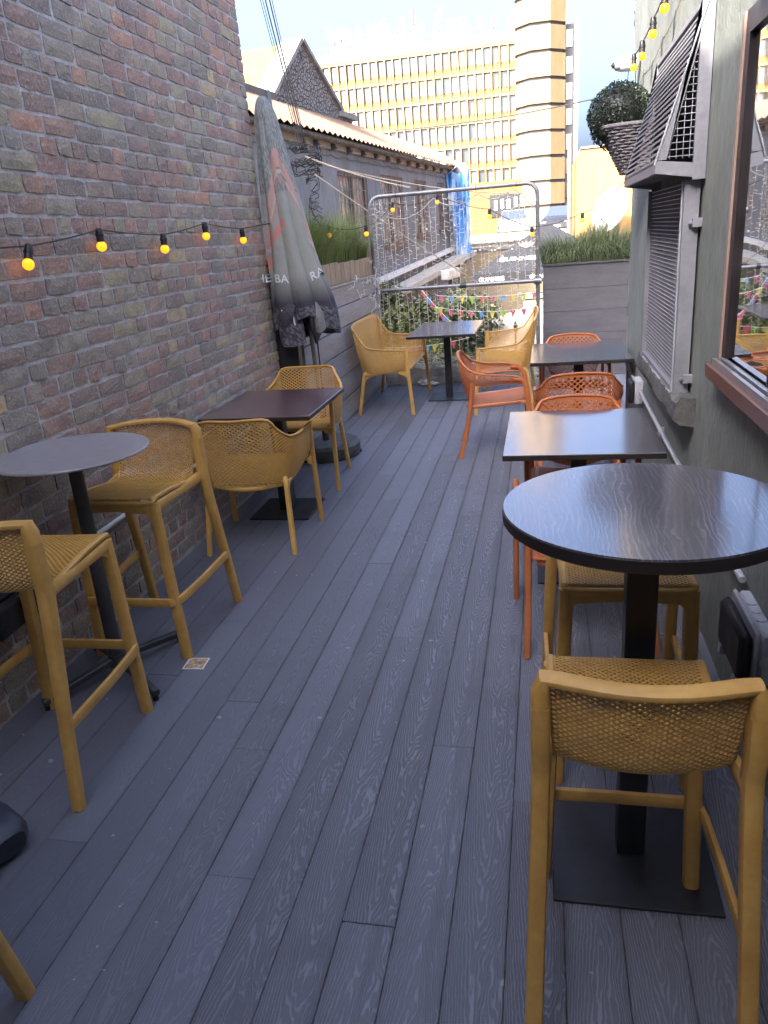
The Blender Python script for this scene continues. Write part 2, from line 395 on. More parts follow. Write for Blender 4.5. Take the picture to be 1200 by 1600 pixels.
# ---------------- deck
deck = link('deck', None); deck['kind'] = 'structure'
sub = MB().box(-2.2, 1.6, -1.6, 9.2, -.35, -.045); o = struct('deck_base', sub, mat_dark, parent=deck)
P0, PITCH = -.096, .1445
fixed = {5: [(1.55)], 6: [], 2: [1.445], 4: [3.61], -1: [1.95], 1: [2.2], -2: [3.9], 9: [1.62], 3: [2.95, 5.2], 0: [3.0, 6.4], 7: [2.4, 5.4], 8: [3.3, 6.6]}
for k in range(-12, 15):
    xa = P0 - PITCH*(k+1); xb = xa + PITCH                     # row k lies left of edge k
    if xb < -2.2 or xa > 1.55: continue
    xa_, xb_ = max(xa, -2.2), min(xb, 1.6)
    cuts = [c for c in fixed.get(k, []) if -1 < c < 9]
    y = (cuts[-1] if cuts else -1.5 + random.uniform(.5, 2.2))
    if not cuts: cuts = [y]
    while cuts[-1] < 7.6:
        cuts.append(cuts[-1] + random.uniform(2.2, 3.6))
    cuts = [-1.6] + [c for c in cuts if c < 8.7] + [9.2]
    for a, b in zip(cuts[:-1], cuts[1:]):
        cx, cy = (xa_+xb_)/2, (a+b)/2; g = .0007
        dz = random.uniform(-.0012, .0012)
        me = mesh('plank', MB().cbox(xa_-cx+g, xb_-cx-g, a-cy+g*.8, b-cy-g*.8, -.03, dz, .0016), mat_deck, smooth=False)
        link('plank', me, deck, (cx, cy, 0))

# ---------------- brick building on the left
XW, YE = -2.085, 5.86
bb = thing('brick_building', 'tall building with a long weathered brick wall behind the string of amber bulbs', 'building', (-2.3, 2, 0))
core = MB().box(-9, XW-.007, -1.6, YE-.011, -4, 6.1)
part(bb, 'mortar', core, mat_mortar, world=True, smooth=False)
def brick_mb(L, H, seed, D=.03):
    r = random.Random(seed); nx, nz = 4, 2; vs = []; c = .006
    for j in range(nz+1):
        for i in range(nx+1):
            e = (i in (0, nx)) or (j in (0, nz))
            y = -L/2 + L*i/nx + (r.uniform(-.004, .004) if e else r.uniform(-.006,.006)); z = -H/2 + H*j/nz + (r.uniform(-.0035, .0035))
            if i in (0, nx) and j in (0, nz): y *= .988; z *= .965
            vs.append((r.uniform(-.002, .0025) - (.0022 if e else 0), y, z))
    nf = len(vs)
    ring = [i for i in range(nx+1)] + [(nx+1)*j + nx for j in range(1, nz+1)] + [(nx+1)*nz + i for i in range(nx-1, -1, -1)] + [(nx+1)*j for j in range(nz-1, 0, -1)]
    for i in ring: v = vs[i]; vs.append((-D, v[1]*1.01, v[2]*1.03))
    fs = [(j*(nx+1)+i, j*(nx+1)+i+1, (j+1)*(nx+1)+i+1, (j+1)*(nx+1)+i) for j in range(nz) for i in range(nx)]
    n = len(ring)
    for k in range(n): fs.append((ring[k], nf+k, nf+(k+1) % n, ring[(k+1) % n]))
    return vs, fs
CH, ST = .0815, .236
variants = {'s': [brick_mb(.219, .0665, i) for i in range(10)], 'h': [brick_mb(.103, .0665, 50+i) for i in range(8)]}
vmesh = {k: [mesh('brick', MB().add(*q), mat_brick, smooth=False) for q in v] for k, v in variants.items()}
def cproj(p):
    q = Vector(p) - Vector((0,0,1.7)); d = q.dot(fw)
    if d < .1: return None
    return 384 + 755.2*q.dot(rt)/d, 512 + 755.2*q.dot(dn)/d, d
blist = []
nc = int(6.05/CH)
for c in range(nc):
    z = .018 + CH*(c+.5)
    header = (c % 4) == 2
    y = YE
    first = True
    while y > -1.6:
        if header: L = ST/2; kind = 'h'
        else:
            L = ST; kind = 's'
            if first and (c % 2): L = ST/2; kind = 'h'
            elif random.random() < .05: L = ST/2; kind = 'h'
        if header and first: L = ST*.75; kind = 's'
        y0 = y - L; cy = (y0+y)/2
        blist.append((kind, cy + random.uniform(-.003, .003), z + .004*math.sin(cy*2.1+c*.3) + random.uniform(-.003, .003), L, header and first)); y = y0; first = False
scored = []
for b in blist:
    q = cproj((XW, b[1], b[2])); s = -1
    if q and -30 < q[0] < 798 and -30 < q[1] < 1054: s = 1/q[2]**2 * (1.0 if b[0] == 's' else .5)
    scored.append((s, b))
scored.sort(key=lambda t: -t[0])
near = scored[:298]; rest = scored[298:]
for s, b in near:
    o = link('brick', random.choice(vmesh[b[0]]), bb, (XW + random.uniform(-.003, .003) - bb.location[0], b[1]-bb.location[1], b[2]-bb.location[2]))
    if b[4]: o.scale = (1, .78, 1)
j = MB()
for s, b in rest:
    vs, fs = random.choice(variants[b[0]]); k = .78 if b[4] else 1; dx = random.uniform(-.003, .003)
    j.add([(XW+dx+v[0], b[1]+v[1]*k, b[2]+v[2]) for v in vs], fs)
o = part(bb, 'brick', j, mat_brick_j, world=True, kind='stuff', fix=False, smooth=False)
# brick end face of the wall (facing the far end)
j = MB()
for c in range(nc):
    z = .018 + CH*(c+.5); x = XW
    while x > -3.4:
        L = ST/2 if c % 2 else ST; vs, fs = random.choice(variants['h' if c % 2 else 's'])
        j.add([(x-L/2+v[1], YE+.003+v[0], z+v[2]) for v in vs], [f[::-1] for f in fs]); x -= L
part(bb, 'end_brick', j, mat_brick_j, world=True, kind='stuff')

# ---------------- unseen pub block behind the viewer, sized to keep sun off the terrace
pb = thing('unseen_pub_block', 'unseen rear of the pub behind the viewer, sized to shade the terrace', 'building', (0, -2.5, 0))
part(pb, 'wall', MB().box(-9, 1.6, -8, -1.62, -4, 5.3), M('pub_render', (.62,.60,.56), .9, scale=2), world=True)  # pale render picked to bounce light into the shaded terrace
part(pb, 'door', MB().box(-1.0, .1, -1.619, -1.57, 0, 2.15), mat_darkframe, world=True)

# ---------------- right hand rendered wall with window, vent, etc.
XR, YR = .665, 6.42
rw = thing('rendered_wall', 'grey green rendered wall running along the right side of the terrace', 'wall', (1.0, 3, 0))
WY0, WY1, WZ0, WZ1 = .15, 3.04, 1.17, 2.30
prof = [(XR, 5.0)]
wall = MB()
# panels around the window opening, thickness .35
for (a, b, c, d) in ((-1.6, WY0, -.3, 3.6), (WY0, WY1, -.3, WZ0), (WY0, WY1, WZ1, 3.6), (WY1, YR-.6, -.3, 3.6)):
    wall.box(XR, XR+.35, a, b, c, d)
# far end: the edge runs a little uneven and bulges out high up
edge = []
for i in range(41):
    z = -.3 + 3.9*i/40
    edge.append((YR + .03*math.sin(z*2.3) + .015*math.sin(z*7.1) - .16*max(0, .8-z)**.8 + .26*math.exp(-((z-3.05)/.33)**2) - .05*math.exp(-((z-2.55)/.12)**2), z))
poly = [(YR-.6, -.3)] + edge + [(YR-.6, 3.6)]
wall.prism(poly, 'x', XR, XR+.35)
part(rw, 'wall_face', wall, mat_render, world=True, smooth=False)
part(rw, 'side_block', MB().box(XR+.351, 4.5, -1.6, 6.0, -4, 3.55), mat_render, world=True, smooth=False)
# raised plinth, cracks of render as ridges
part(rw, 'corner_render', MB().tube([(XR+.004, y+.004, z) for (y, z) in edge], .012, 6), mat_render, world=True)
# window
wf = thing('window', 'large reflecting window with dark frame and red brown timber sill', 'window', (XR, 1.6, WZ0))
part(wf, 'frame', MB().box(XR-.012, XR+.07, WY1-.055, WY1+.0, WZ0+.02, WZ1).box(XR-.012, XR+.07, WY0, WY0+.06, WZ0+.02, WZ1).box(XR-.012, XR+.07, WY0+.06, WY1-.055, WZ1-.07, WZ1), mat_darkframe, world=True)
part(wf, 'trim', MB().box(XR-.020, XR+.0, WY1+.001, WY1+.022, WZ0-.02, WZ1), M('pink_trim', (.34,.23,.19), .6), world=True)
part(wf, 'sill', MB().cbox(XR-.055, XR+.06, WY0-.05, WY1+.06, WZ0-.068, WZ0-.012, .004), mat_redwood, world=True)
tr = MB()
for i, (a, b, h) in enumerate(((-.040, -.026, .010), (-.018, -.006, .016), (-.0055, -.0045, .018))):
    tr.box(XR+a, XR+b, WY0, WY1+.02, WZ0-.0115, WZ0+h)
part(wf, 'track', tr, mat_alu, world=True)
p1 = part(wf, 'pane', MB().box(XR+.004, XR+.009, 2.42, WY1-.056, WZ0+.021, WZ1-.071), mat_mirror, world=True, smooth=False)
p2 = part(wf, 'pane', MB().box(XR-.004, XR+.002, WY0+.061, 2.44, WZ0+.021, WZ1-.071), mat_mirror, world=True, smooth=False)
part(wf, 'meeting_edge', MB().box(XR-.008, XR-.0045, 2.432, 2.444, WZ0+.023, WZ1-.072), mat_dark, world=True)
part(wf, 'dim_room_sheet', MB().box(XR+.10, XR+.11, WY0, WY1, WZ0, WZ1), M('dim_interior', (.03,.028,.025), .9), world=True)  # dark sheet standing in for the dim room behind the panes
# awning cassette above the window
aw = thing('awning_cassette', 'dark box with pale lower edge fixed above the reflecting window', 'awning', (XR-.08, 1.4, 2.42))
part(aw, 'housing', MB().cbox(XR-.10, XR-.002, -.3, 2.76, 2.335, 2.47, .01), mat_darkframe, world=True)
part(aw, 'edge_strip', MB().cbox(XR-.118, XR-.102, -.3, 2.76, 2.325, 2.45, .003), mat_alu, world=True)

# concrete sill under the grille
cs = MB(); rs = random.Random(3)
ys = np.linspace(3.52, 4.95, 16)
for i in range(len(ys)-1):
    pass
pts = [(XR-.085, 3.52), (XR-.085, 4.95)]
def rough_box(x0, x1, y0, y1, z0, z1, n=14, amp=.008, seed=1):
    r = random.Random(seed); mb = MB(); rows = []
    for i in range(n+1):
        y = y0 + (y1-y0)*i/n
        a = [(x1, z0), (x0+.02, z0), (x0, z0+.03), (x0, (z0+z1)/2), (x0+.004, z1-.012), (x0+.03, z1), (x1, z1)]
        rows.append([(px+(r.uniform(-amp, amp) if px < x1 else 0), y, pz+r.uniform(-amp, amp)) for (px, pz) in a])
    k = len(rows[0])
    vs = [p for row in rows for p in row]
    fs = [(i*k+j, i*k+(j+1) % k, (i+1)*k+(j+1) % k, (i+1)*k+j) for i in range(n) for j in range(k)]
    fs += [tuple(range(k)), tuple(n*k+j for j in range(k))[::-1]]
    return mb.add(vs, fs)
solo('concrete_sill', rough_box(XR-.09, XR-.001, 3.52, 4.98, .80, .925, 26), mat_concrete, 'rough bare concrete ledge under the tall grey grille', 'ledge', (XR, 4.2, .80))

# tall grille panel
gy0, gy1, gz0, gz1 = 3.70, 4.86, .935, 1.83
gr = thing('wall_grille', 'tall grey steel grille panel in a frame below the louvred hood', 'grille', (XR, 4.25, gz0))
F = MB(); fx0, fx1 = XR-.075, XR-.012
F.box(fx0, fx1, gy0-.035, gy0, gz0-.03, gz1).box(fx0, fx1, gy1, gy1+.03, gz0-.03, gz1).box(fx0, fx1, gy0, gy1, gz0-.03, gz0)
part(gr, 'frame', F, mat_grille, world=True)
part(gr, 'edge_angle', MB().box(fx0-.007, fx0-.001, gy0-.006, gy0+.004, gz0-.03, gz1).box(fx0-.007, fx0-.001, gy0+.004, gy1, gz0-.034, gz0-.020), mat_pipe, world=True)
part(gr, 'backing', MB().box(XR-.03, XR-.011, gy0+.001, gy1-.001, gz0+.001, gz1), M('grille_backing', (.15,.15,.17), .6), world=True)
nb = 46; bars = mesh('bar', MB().tube([(0, gy0+.001-4.25, 0), (0, gy1-.001-4.25, 0)], .0014, 6), mat_pipe)
for i in range(nb): link('bar', bars, gr, (fx0+.02-XR, 0, .012 + (gz1-gz0-.02)*i/(nb-1)))
vb = mesh('upright', MB().tube([(0,0,.001), (0,0,gz1-gz0)], .0015, 5), mat_grille)
for i in range(60): link('upright', vb, gr, (fx0+.024-XR, gy0+.012-4.25+(gy1-gy0-.024)*i/59, 0))
for (y, z) in ((gy0-.05, 1.66), (gy0-.05, .99)):
    part(gr, 'bracket', MB().box(XR-.04, XR-.001, y-.018, y+.013, z-.018, z+.018).tube([(XR-.055, y, z), (XR-.03, y, z)], .008, 6), mat_grille, world=True)

# louvred hood
hy0, hy1 = 3.62, 4.92
hood = thing('louvred_hood', 'grey louvred steel hood sloping out from the wall above the grille', 'vent hood', (XR, 4.2, 1.83))
ht, hb, hx, hxt = 2.475, 1.895, XR-.205, XR-.028
W0 = XR - .004
fr = MB()
for y in (hy0, hy1-.03):
    fr.prism([(W0, hb-.035), (W0, ht), (hxt, ht), (hxt-.012, ht-.03), (W0-.055, ht-.10), (W0-.055, hb+.03), (hx+.06, hb+.03), (hx+.035, hb+.06), (hxt-.02, ht-.16), (hxt-.012, ht-.03), (hx, hb)], 'y', y, y+.03) if False else None
# side frames made of flat bars
for y in (hy0, hy1-.025):
    fr.box(W0-.05, W0, y, y+.025, hb-.065, ht)
    fr.prism([(hx, hb-.03), (hx, hb+.02), (W0-.05, hb+.0), (W0-.05, hb-.055)], 'y', y+.0005, y+.0245)
    fr.prism([(hx, hb+.02), (hx+.045, hb+.02), (W0-.05, ht-.14), (W0-.05, ht), (hxt, ht)], 'y', y+.001, y+.024)
fr.box(hxt, W0-.051, hy0+.025, hy1-.025, ht-.02, ht); fr.box(hx, hx+.02, hy0+.025, hy1-.025, hb-.03, hb+.02)
part(hood, 'side_frame', fr, mat_grille, world=True)
em = MB(); em.tube([(hx-.003, hy0-.002, hb), (hxt-.003, hy0-.002, ht)], .004, 6); em.tube([(hxt-.003, hy0, ht+.003), (hxt-.003, hy1, ht+.003)], .004, 6)
part(hood, 'edge', em, mat_pipe, world=True)
nl = 21
lou = mesh('louvre', MB().prism([(-.004,-.004), (-.004,.006), (.022,.020), (.024,.017)], 'y', hy0+.026-4.2, hy1-.026-4.2), M('louvre_grey', (.24,.24,.265), .45), smooth=False)
for i in range(nl):
    t = (i+.6)/nl; link('louvre', lou, hood, (hx+(hxt-hx)*t-XR-.004, 0, hb+(ht-hb)*t-1.83))
msh = MB()
for i in range(24):
    z = hb+.03+i*.026; t = (z-hb)/(ht-hb); xa = hx+(hxt-hx)*t+.02
    if xa < W0-.055: msh.tube([(xa, hy0+.010, z), (W0-.052, hy0+.010, z)], .0016, 5)
for i in range(6):
    x = W0-.065-i*.026; t = (x-.02-hx)/(hxt-hx); zt = hb+(ht-hb)*t
    if zt > hb+.05: msh.tube([(x, hy0+.014, hb+.02), (x, hy0+.014, min(zt, ht-.1))], .0016, 5)
part(hood, 'side_mesh', msh, mat_pipe, world=True)
part(hood, 'backing', MB().box(W0-.003, W0+.002, hy0+.03, hy1-.03, hb, ht-.03), M('hood_inside', (.05,.05,.055), .8), world=True)
part(hood, 'base_plate', MB().box(hx+.021, W0-.051, hy0+.026, hy1-.026, hb-.026, hb-.020), mat_concrete, world=True)

# ---------------- left parapet behind the umbrella
XP = -1.915
pp = thing('parapet', 'grey boarded parapet on the left between the umbrella and the railing', 'parapet', (XP, 7.5, 0))
bz = [0.0, .225, .45, .675, .90, 1.10, 1.285]
for a, b in zip(bz[:-1], bz[1:]):
    part(pp, 'board', MB().cbox(XP-.03, XP+random.uniform(-.002, .002), 6.02, 9.2, a+.004, b-.003, .004), mat_parapet, world=True)
part(pp, 'core', MB().box(XP-.12, XP-.031, 6.0, 9.2, -.3, 1.28), mat_dark, world=True)
part(pp, 'coping', MB().cbox(XP-.16, XP+.012, 6.0, 9.2, 1.286, 1.302, .003), M('coping_tan', (.30,.27,.23), .6), world=True)
solo('wall_pier', MB().cbox(-2.30, -1.93, 5.90, 6.0, 0, 1.6, .006), mat_blackbase, 'narrow dark navy pier between the end of the brick wall and the parapet', 'pier', (-2.1, 5.95, 0))

# ---------------- planters
def grass(cx, cy, z, lx, ly, n, h, seed, mb=None, lean=(0,0), wob=1.0):
    r = random.Random(seed); mb = mb or MB()
    for i in range(n):
        x = cx + r.uniform(-lx, lx)/2; y = cy + r.uniform(-ly, ly)/2
        a = r.uniform(0, 2*math.pi); d = (r.uniform(.15, 1.0) if r.random() < .7 else r.uniform(1.0, 1.7))*wob; H = h*r.uniform(.5, 1.1)*(.72+.28*math.sin(x*9+seed)*math.sin(x*4.3+y*5)+.30*max(0, 1-(2*(x-cx)/lx)**2)*(1 if lx > ly else 0)+.30*max(0, 1-(2*(y-cy)/ly)**2)*(1 if ly > lx else 0)); w_ = r.uniform(.0022, .0045)
        # blades lean away from the planter's middle and arch over
        ex = (x-cx)/lx*1.2; ey = (y-cy)/ly*1.0
        dx = math.cos(a)*d*.5 + ex + lean[0]; dy = math.sin(a)*d*.5 + ey + lean[1]
        s = H*.75; px, py = -dy, dx; l = math.hypot(px, py) or 1; px, py = px/l*w_, py/l*w_
        K = 5; vs = []
        for k in range(K):
            t = k/(K-1); hh = H*(1.15*t - .42*d*t*t*t - .13*t**3); q = s*t*t
            ww = 1-t*.9
            vs += [(x+dx*q+px*ww, y+dy*q+py*ww, z+hh), (x+dx*q-px*ww, y+dy*q-py*ww, z+hh)]
        mb.add(vs, [(2*k, 2*k+1, 2*k+3, 2*k+2) for k in range(K-1)])
    return mb
pr = thing('planter', 'dark grey boarded planter with shaggy sedge grass at the right end of the railing', 'planter', (.5, 9.35, 0), group='planters at the far end')
zt = 1.255
brd = [0, .25, .5, .75, 1.0, zt]
for a, b in zip(brd[:-1], brd[1:]):
    part(pr, 'board', MB().cbox(.0, 1.22, 9.15, 9.18, a+.0015, b-.0015, .0025), mat_planter, world=True)
part(pr, 'box', MB().box(.012, 1.2, 9.181, 9.62, 0, zt-.02).box(.0, .022, 9.181, 9.62, .002, zt-.003), mat_planter, world=True)
part(pr, 'rim', MB().cbox(-.015, 1.23, 9.135, 9.165, zt-.001, zt+.022, .003).cbox(-.012, .012, 9.166, 9.64, zt-.001, zt+.021, .003), mat_planter, world=True)
part(pr, 'soil', MB().box(.023, 1.19, 9.182, 9.61, zt-.018, zt-.006), mat_soil, world=True)
part(pr, 'grass', grass(.52, 9.40, zt-.02, 1.02, .38, 4600, .56, 5, wob=1.35), mat_grass, world=True, kind='stuff', fix=False)
part(pr, 'grass', grass(.48, 9.22, zt-.02, .95, .08, 900, .36, 6, lean=(0,-.5), wob=1.3), mat_grass, world=True, kind='stuff', fix=False)

pl = thing('planter', 'pale tan timber planter with bright green sedge on top of the left parapet', 'planter', (-2.1, 8.0, 1.30), group='planters at the far end')
y = 6.75; i = 0
while y < 9.1:
    L = random.uniform(.2, .30)
    part(pl, 'slat', MB().cbox(XP-.065, XP-.045, y, min(y+L-.014, 9.14), 1.303, 1.50+random.uniform(-.008, .008), .003), mat_tan, world=True); y += L
part(pl, 'box', MB().box(-2.35, XP-.0655, 6.72, 9.15, 1.3025, 1.47), mat_dark, world=True)
part(pl, 'soil', MB().box(-2.34, XP-.07, 6.74, 9.13, 1.4705, 1.485), mat_soil, world=True)
part(pl, 'grass', grass(-2.15, 7.95, 1.48, .30, 2.3, 5600, .54, 8, lean=(.15, 0)), mat_grass_b, world=True, kind='stuff', fix=False)

# ---------------- railing
YF = 9.08
rl = thing('railing', 'galvanised tube railing frame hung with fairy lights at the far end of the deck', 'railing', (-1.0, YF, 0))
xl, xr, rz_ = -1.93, -.055, 2.135; rr = .023
arc = lambda cx, cz, r, a0, a1, n=6: [(cx+r*math.cos(a0+(a1-a0)*i/n), YF, cz+r*math.sin(a0+(a1-a0)*i/n)) for i in range(n+1)]
pts = [(xl, YF, 0)] + arc(xl+.12, rz_-.12, .12, math.pi, math.pi/2) + arc(xr-.12, rz_-.12, .12, math.pi/2, 0) + [(xr, YF, 0)]
part(rl, 'frame_tube', MB().tube(pts, rr, 12, up=(0,1,0)), mat_steel, world=True)
part(rl, 'mid_rail', MB().tube([(xl-.07, YF-.052, 1.115), (xr+.02, YF-.052, 1.115)], .022, 12), mat_steel, world=True)
for x in (xl, xr):
    part(rl, 'clamp', MB().tube([(x, YF, 1.075), (x, YF, 1.155)], .036, 10).tube([(x-.04, YF-.052, 1.115), (x+.04, YF-.052, 1.115)], .035, 10), mat_steel, world=True)
part(rl, 'sleeve', MB().tube([(-.93, YF-.052, 1.115), (-.86, YF-.052, 1.115)], .031, 12), mat_black, world=True)
for x in (-1.62, -1.15, -.72, -.28):
    part(rl, 'cable_tie', MB().tube([(x+.03*math.cos(a)*0, YF+.031*math.cos(a), rz_+.031*math.sin(a)) for a in np.linspace(0, 6.28, 9)], .003, 4).tube([(x, YF, rz_+.03), (x+.008, YF, rz_+.085)], .0025, 4), mat_dark, world=True)

# fairy light curtain
mat_wire = M('clear_wire', (.60,.54,.46), .4, var=.2); mat_led = M('clear_led', (.7,.66,.55), .25, var=.2)
fc = thing('fairy_light_curtain', 'curtain of pale fairy light strings hanging from the tube railing', 'fairy lights', (-1.0, YF-.03, rz_))
rs = random.Random(11)
xs = [ -1.88, -1.85, -1.81, -1.78, -1.72, -1.66, -1.58, -1.50, -1.41, -1.33, -1.29, -1.25, -1.17, -1.08, -1.02, -.985, -.94, -.90, -.86, -.78, -.70, -.66, -.58, -.50, -.46, -.38, -.30, -.24, -.20, -.13, -.09]
for x in xs:
    zb = rs.choice([.15, .3, .55, .8, .1, .2, .05]); top = rz_-.03; dx = rs.uniform(-.05, .05); y0 = YF-.035+rs.uniform(-.02,.02)
    n = 14; pts = [(x+dx*(i/n)+rs.uniform(-.006,.006), y0+rs.uniform(-.006,.006)-.02*(i/n), top+(zb-top)*i/n) for i in range(n+1)]
    mb = MB().tube(pts, .0027, 4)
    z = top-.05; k = 0
    while z > zb+.05:
        t = (top-z)/(top-zb); xx = x+dx*t; s_ = rs.choice((-1, 1)); l = rs.uniform(.015, .05)
        mb.tube([(xx, y0-.012*t, z), (xx+s_*l, y0-.015-.02*t, z+rs.uniform(-.022,.022))], .003, 4); z -= rs.uniform(.028, .06)
    part(fc, 'strand', mb, mat_wire if rs.random() < .75 else mat_led, world=True, fix=False)
mb = MB()
for a, b, d in (((-1.88, YF-.04, 2.02), (-1.2, YF-.05, 2.06), .16), ((-1.2, YF-.05, 2.07), (-.7, YF-.05, 2.08), .10), ((-.7, YF-.05, 2.08), (-.33, YF-.05, 2.09), .08), ((-.33, YF-.05, 2.1), (-.08, YF-.05, 1.85), -.03)):
    mb.tube(sag(a, b, d), .006, 5)
part(fc, 'header_wire', mb, M('grey_wire', (.3,.29,.27), .5), world=True)
# globe lights inside the curtain (small clear bulbs)
for i in range(22):
    x = rs.uniform(-1.35, -.15); z = rs.uniform(1.35, 1.8)
    part(fc, 'clear_bulb', MB().ball((x, YF-.06, z), .014, 8, 6), mat_led, world=True)
# loose white lights piled along the deck edge
mb = MB()
def squiggle(mb, x0, x1, y0, y1, z0, z1, n, r, seed, seg=9, step=.05):
    q = random.Random(seed)
    for i in range(n):
        p = np.array([q.uniform(x0, x1), q.uniform(y0, y1), z0+(z1-z0)*q.random()**1.3]); pts = [p.copy()]; a = q.uniform(0, 6.3)
        for k in range(seg):
            a += q.uniform(-1.3, 1.3); p = p + np.array([math.cos(a)*step, math.sin(a)*step*.5, q.uniform(-.5, .5)*step])
            p[2] = min(max(p[2], z0), z1); p[0] = min(max(p[0], x0), x1); p[1] = min(max(p[1], y0), y1); pts.append(p.copy())
        mb.tube(pts, r, 4)
squiggle(mb, -1.86, -.02, 9.0, 9.13, .006, .20, 800, .004, 4)
squiggle(mb, -1.86, -.02, 8.98, 9.12, .006, .34, 260, .0035, 9)
o = struct('tangled_fairy_lights', mb, M('frosted_wire', (.68,.66,.61), .5, var=.3), kind='stuff'); o['label'] = 'tangled heap of unlit white fairy light wire along the far deck edge'; o['category'] = 'fairy lights'
mb = MB(); squiggle(mb, -1.895, -1.86, 7.6, 9.0, 1.10, 1.36, 5, .003, 14, 14, .08); squiggle(mb, -1.895, -1.86, 8.5, 9.0, .85, 1.5, 9, .003, 15, 14, .07)
solo('loose_white_cable', mb, mat_white, 'loops of loose white cable hanging over the left parapet', 'cable', (-1.88, 8, 1.3))
# crumpled litter by the bench
for (x, y, s, c, lab) in ((-1.40, 8.93, .075, mat_white, 'crumpled white paper lying by the heap of fairy light wire'), (-1.27, 8.90, .055, mat_white, 'smaller crumpled white scrap beside the bench leg')):
    r_ = random.Random(int(-x*100)); mb = MB(); mb.ball((x, y, s*.42), s, 9, 6, .42)
    mb.v = [(p[0]+r_.uniform(-.2,.2)*s, p[1]+r_.uniform(-.2,.2)*s, max(.002, p[2]+r_.uniform(-.25,.25)*s)) for p in mb.v]
    solo('paper_scrap', mb, c, lab, 'litter', (x, y, 0), smooth=False)

# ================================================================== FURNITURE
def perf(fn, nu, nv, hole=.6, mask=None, th=.0045, border=1):
    """perforated sheet: staggered diamond cells with diamond holes over the surface fn(u, v)"""
    key = {}; P = []
    def vid(a, b):
        k = (round(a, 3), round(b, 3))
        if k not in key: key[k] = len(P); P.append((min(max(a/nu, 0), 1), min(max(b/nv, 0), 1)))
        return key[k]
    F = []; E = []
    for i in range(nu+1):
        for j_ in range(nv+1):
            if (i+j_) % 2: continue
            u, v = i/nu, j_/nv
            inside = i-1 >= 0 and i+1 <= nu and j_-1 >= 0 and j_+1 <= nv
            cs = [(min(max(i+a, 0), nu), min(max(j_+b, 0), nv)) for a, b in ((0,-1),(1,0),(0,1),(-1,0))]
            if mask is not None and mask(u, v) < 0: continue
            ok = inside and border <= i <= nu-border and border <= j_ <= nv-border and (mask is None or mask(u, v) > 0)
            c = [vid(*q) for q in cs]
            if ok:
                h = [vid(i+a*hole, j_+b*hole) for a, b in ((0,-1),(1,0),(0,1),(-1,0))]
                for k in range(4):
                    l = (k+1) % 4; F.append((c[k], c[l], h[l], h[k])); E.append((h[k], h[l]))
            else:
                f = []
                for q in c:
                    if q not in f: f.append(q)
                if len(f) > 2: F.append(tuple(f))
    P = np.array(P); u, v = P[:,0], P[:,1]; e = 1e-3
    C = fn(u, v); du = fn(np.clip(u+e,0,1), v)-fn(np.clip(u-e,0,1), v); dv = fn(u, np.clip(v+e,0,1))-fn(u, np.clip(v-e,0,1))
    N = np.cross(du, dv); N /= np.maximum(np.linalg.norm(N, axis=1, keepdims=True), 1e-9)
    A = C + N*th/2; B = C - N*th/2; n = len(C)
    vs = [tuple(p) for p in A] + [tuple(p) for p in B]
    fs = list(F) + [tuple(i+n for i in f[::-1]) for f in F] + [(a, b, b+n, a+n) for a, b in E]
    mb = MB(); mb.v = vs; mb.f = fs; return mb
def interp_rows(keys, t):
    """keys: (t, (x,y,z)) smooth interpolation, t array"""
    T = np.array([k[0] for k in keys]); V = np.array([k[1] for k in keys], float)
    dense = catrom([(a, *b) for a, b in keys], 12); D = np.array(dense)
    return np.stack([np.interp(t, D[:,0], D[:,i+1]) for i in range(3)], 1)

